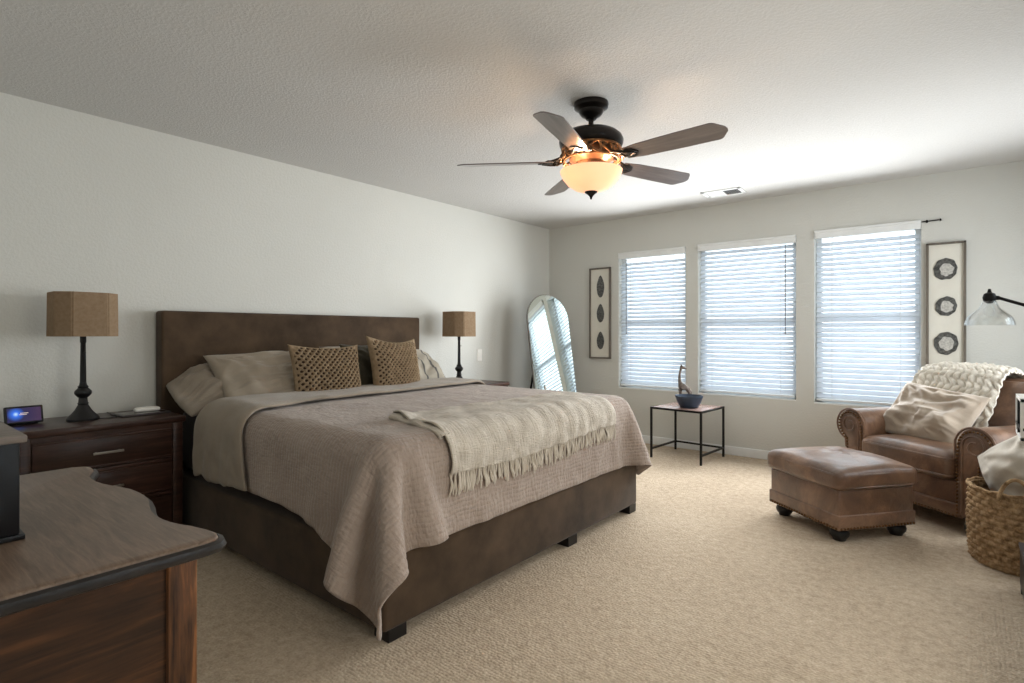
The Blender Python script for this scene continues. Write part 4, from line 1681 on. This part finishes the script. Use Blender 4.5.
# ================================================================== basket with a cushion in it
bk = thing('wicker_basket', 'round woven seagrass basket with loop handles beside the armchair', 'basket', (0.235, 3.83, 0))
BR, BH = 0.215, 0.385


def bask(a, b):
    th = 2 * PI * a
    z = BH * b
    r = BR * (0.955 + 0.05 * math.sin(PI * min(1, b * 0.9)))
    row = math.floor(b * 14 * 0.999)
    ph = PI * (row % 2)
    w = math.sin(th * 22 + ph) * 0.5 + 0.5
    f = b * 14 - row
    r += 0.015 * w * math.sin(PI * f) ** 0.7
    z += 0.006 * math.sin(th * 2 + 1)
    return (r * math.cos(th), r * math.sin(th), max(0.002, z))


bm = B()
grid(bm, 208, 120, bask, closed_u=True)
o = mesh_obj('woven_wall', bm, M['basket'], bk, angle=0)
solid(o, 0.010, -1.0)
mesh_obj('bottom', lathe(B(), [(0.0, 0.0), (BR * 0.93, 0.0), (BR * 0.93, 0.012), (0.0, 0.012)], 40), M['basket'], bk)
bm = B()
tube(bm, [((BR + 0.006) * math.cos(2 * PI * i / 60), (BR + 0.006) * math.sin(2 * PI * i / 60), BH + 0.001 + 0.004 * math.sin(i * 1.6)) for i in range(60)], 0.008, 8, True)
mesh_obj('rim', bm, M['basket'], bk)
for a0 in (-100, 80):
    bm = B()
    pts = []
    for i in range(15):
        f = i / 14
        a = math.radians(a0 - 17 + 34 * f)
        pts.append(((BR + 0.014) * math.cos(a), (BR + 0.014) * math.sin(a), BH - 0.03 + 0.115 * math.sin(PI * f) ** 0.6))
    tube(bm, pts, 0.009, 8)
    mesh_obj('handle', bm, M['basket'], bk)
bm = pillow_bm(0.46, 0.44, 0.27, 61, -0.06, 0.022, 50, plump=0.55)
o = mesh_obj('throw_pillow', bm, M['bag'], angle=0)
place(o, (0.305, 3.845, 0.442), (0.78, -0.45, 0.62), (-0.40, 0.45, 0.80))
tag(o, 'off-white canvas cushion stuffed upright into the woven basket', 'cushion')

# ================================================================== floor lamp with clear glass shade
fl = thing('floor_lamp', 'black floor lamp with clear glass dome shade reaching over the armchair', 'floor lamp', (0.66, 4.02, 0))
sxp, syp = 0.107 - 0.66, 3.96 - 4.02
mesh_obj('base', lathe(B(), [(0.0, 0), (0.13, 0), (0.13, 0.012), (0.12, 0.02), (0.02, 0.03), (0.0, 0.03)], 40), M['black_metal'], fl)
mesh_obj('pole', tube(B(), [(0, 0, 0.02), (0, 0, 1.22)], 0.011, 12), M['black_metal'], fl)
bm = tube(B(), [(sxp + 0.03, syp, 1.372), (sxp + 0.12, syp + 0.012, 1.335), (0.02, 0, 1.16), (-0.02, 0.0, 1.175)], 0.0085, 10)
lathe(bm, [(0.0, -0.02), (0.018, -0.018), (0.018, 0.018), (0.0, 0.02)], 14, (0, 0, 1.17))
mesh_obj('arm', bm, M['black_metal'], fl)
bm = lathe(B(), [(0.0, 0.022), (0.012, 0.022), (0.026, 0.034), (0.030, 0.055), (0.024, 0.075), (0.010, 0.082), (0.006, 0.100), (0.0, 0.102)], 20, (sxp, syp, 1.318))
tube(bm, [(sxp, syp, 1.372), (sxp + 0.04, syp, 1.368)], 0.012, 10)
mesh_obj('socket', bm, M['black_metal'], fl)
prof = [(0.030, 0.130), (0.036, 0.112), (0.046, 0.092), (0.070, 0.070), (0.092, 0.048), (0.104, 0.022), (0.109, 0.0), (0.1055, 0.0005), (0.101, 0.022), (0.089, 0.047), (0.069, 0.064), (0.043, 0.090), (0.033, 0.112), (0.027, 0.130)]
bm = lathe(B(), prof + [prof[0]], 40, (sxp, syp, 1.222), closed=False)
sh = mesh_obj('lamp_shade', bm, M['lamp_glass'], fl)
sh['label'] = 'clear glass dome shade'
bm = lathe(B(), [(0.0, -0.06), (0.016, -0.055), (0.026, -0.035), (0.024, -0.012), (0.013, 0.012), (0.012, 0.03), (0.0, 0.03)], 18, (sxp, syp, 1.325))
mesh_obj('bulb', bm, M['lamp_glass'], fl)

# ================================================================== low black stand and lantern at the right edge
cs = thing('media_stand', 'low black media stand cut off by the right edge of the view', 'stand', (0.42, 2.75, 0))
bm = box(B(), -0.222, 0.222, -0.68, 0.685, 0.035, 0.205, 0.004)
mesh_obj('body', bm, M['black'], cs)
mesh_obj('top', box(B(), -0.226, 0.226, -0.69, 0.690, 0.205, 0.222, 0.004), simple('grey_black_top', (64, 62, 64), 0.35), cs)
for (sx, sy) in ((-1, -1), (1, -1), (1, 1), (-1, 1)):
    mesh_obj('leg', box(B(), sx * 0.20 - 0.02, sx * 0.20 + 0.02, sy * 0.66 - 0.02, sy * 0.66 + 0.02, 0, 0.037), M['black'], cs, False)
rz = thing('plant_stand', 'black riser with a flat shelf on the low stand, out past the right edge', 'riser', (0.36, 3.32, 0.2225))
mesh_obj('column', box(B(), 0.0, 0.06, -0.04, 0.04, 0.012, 0.47, 0.003), M['black'], rz)
mesh_obj('base', box(B(), -0.05, 0.11, -0.09, 0.09, 0.0, 0.014, 0.003), M['black'], rz)
mesh_obj('shelf', box(B(), -0.12, 0.15, -0.12, 0.12, 0.468, 0.482, 0.003), M['black'], rz)
lt_ = thing('lantern', 'white box lantern with dark window bars at the right edge', 'lantern', (0.315, 3.44, 0.2225 + 0.4825))
bm = B()
W_, D_, Hh = 0.115, 0.14, 0.185
for sx in (-1, 1):
    for sy in (-1, 1):
        box(bm, sx * W_ - 0.008, sx * W_ + 0.008, sy * D_ - 0.008, sy * D_ + 0.008, 0, Hh, 0.001, 1)
for z in (0.0, Hh - 0.016):
    box(bm, -W_ - 0.008, W_ + 0.008, -D_ - 0.008, D_ + 0.008, z, z + 0.016, 0.001, 1)
mesh_obj('frame', bm, M['white_plastic'], lt_, False)
bm = B()
for sx in (-1, 1):
    box(bm, sx * W_ - 0.009, sx * W_ + 0.009, -D_, D_, 0.045, 0.057)
    box(bm, sx * W_ - 0.0085, sx * W_ + 0.0085, 0.020, 0.030, 0.01, Hh - 0.01)
    box(bm, -W_, W_, sx * D_ - 0.0085, sx * D_ + 0.0085, 0.045, 0.057)
mesh_obj('window_bar', bm, M['black_metal'], lt_, False)
bm = box(B(), -W_ + 0.002, W_ - 0.002, -D_ + 0.002, D_ - 0.002, 0.017, Hh - 0.017)
mesh_obj('pane', bm, simple('frosted_pane', (200, 212, 222), 0.2, var=0.03), lt_, False)
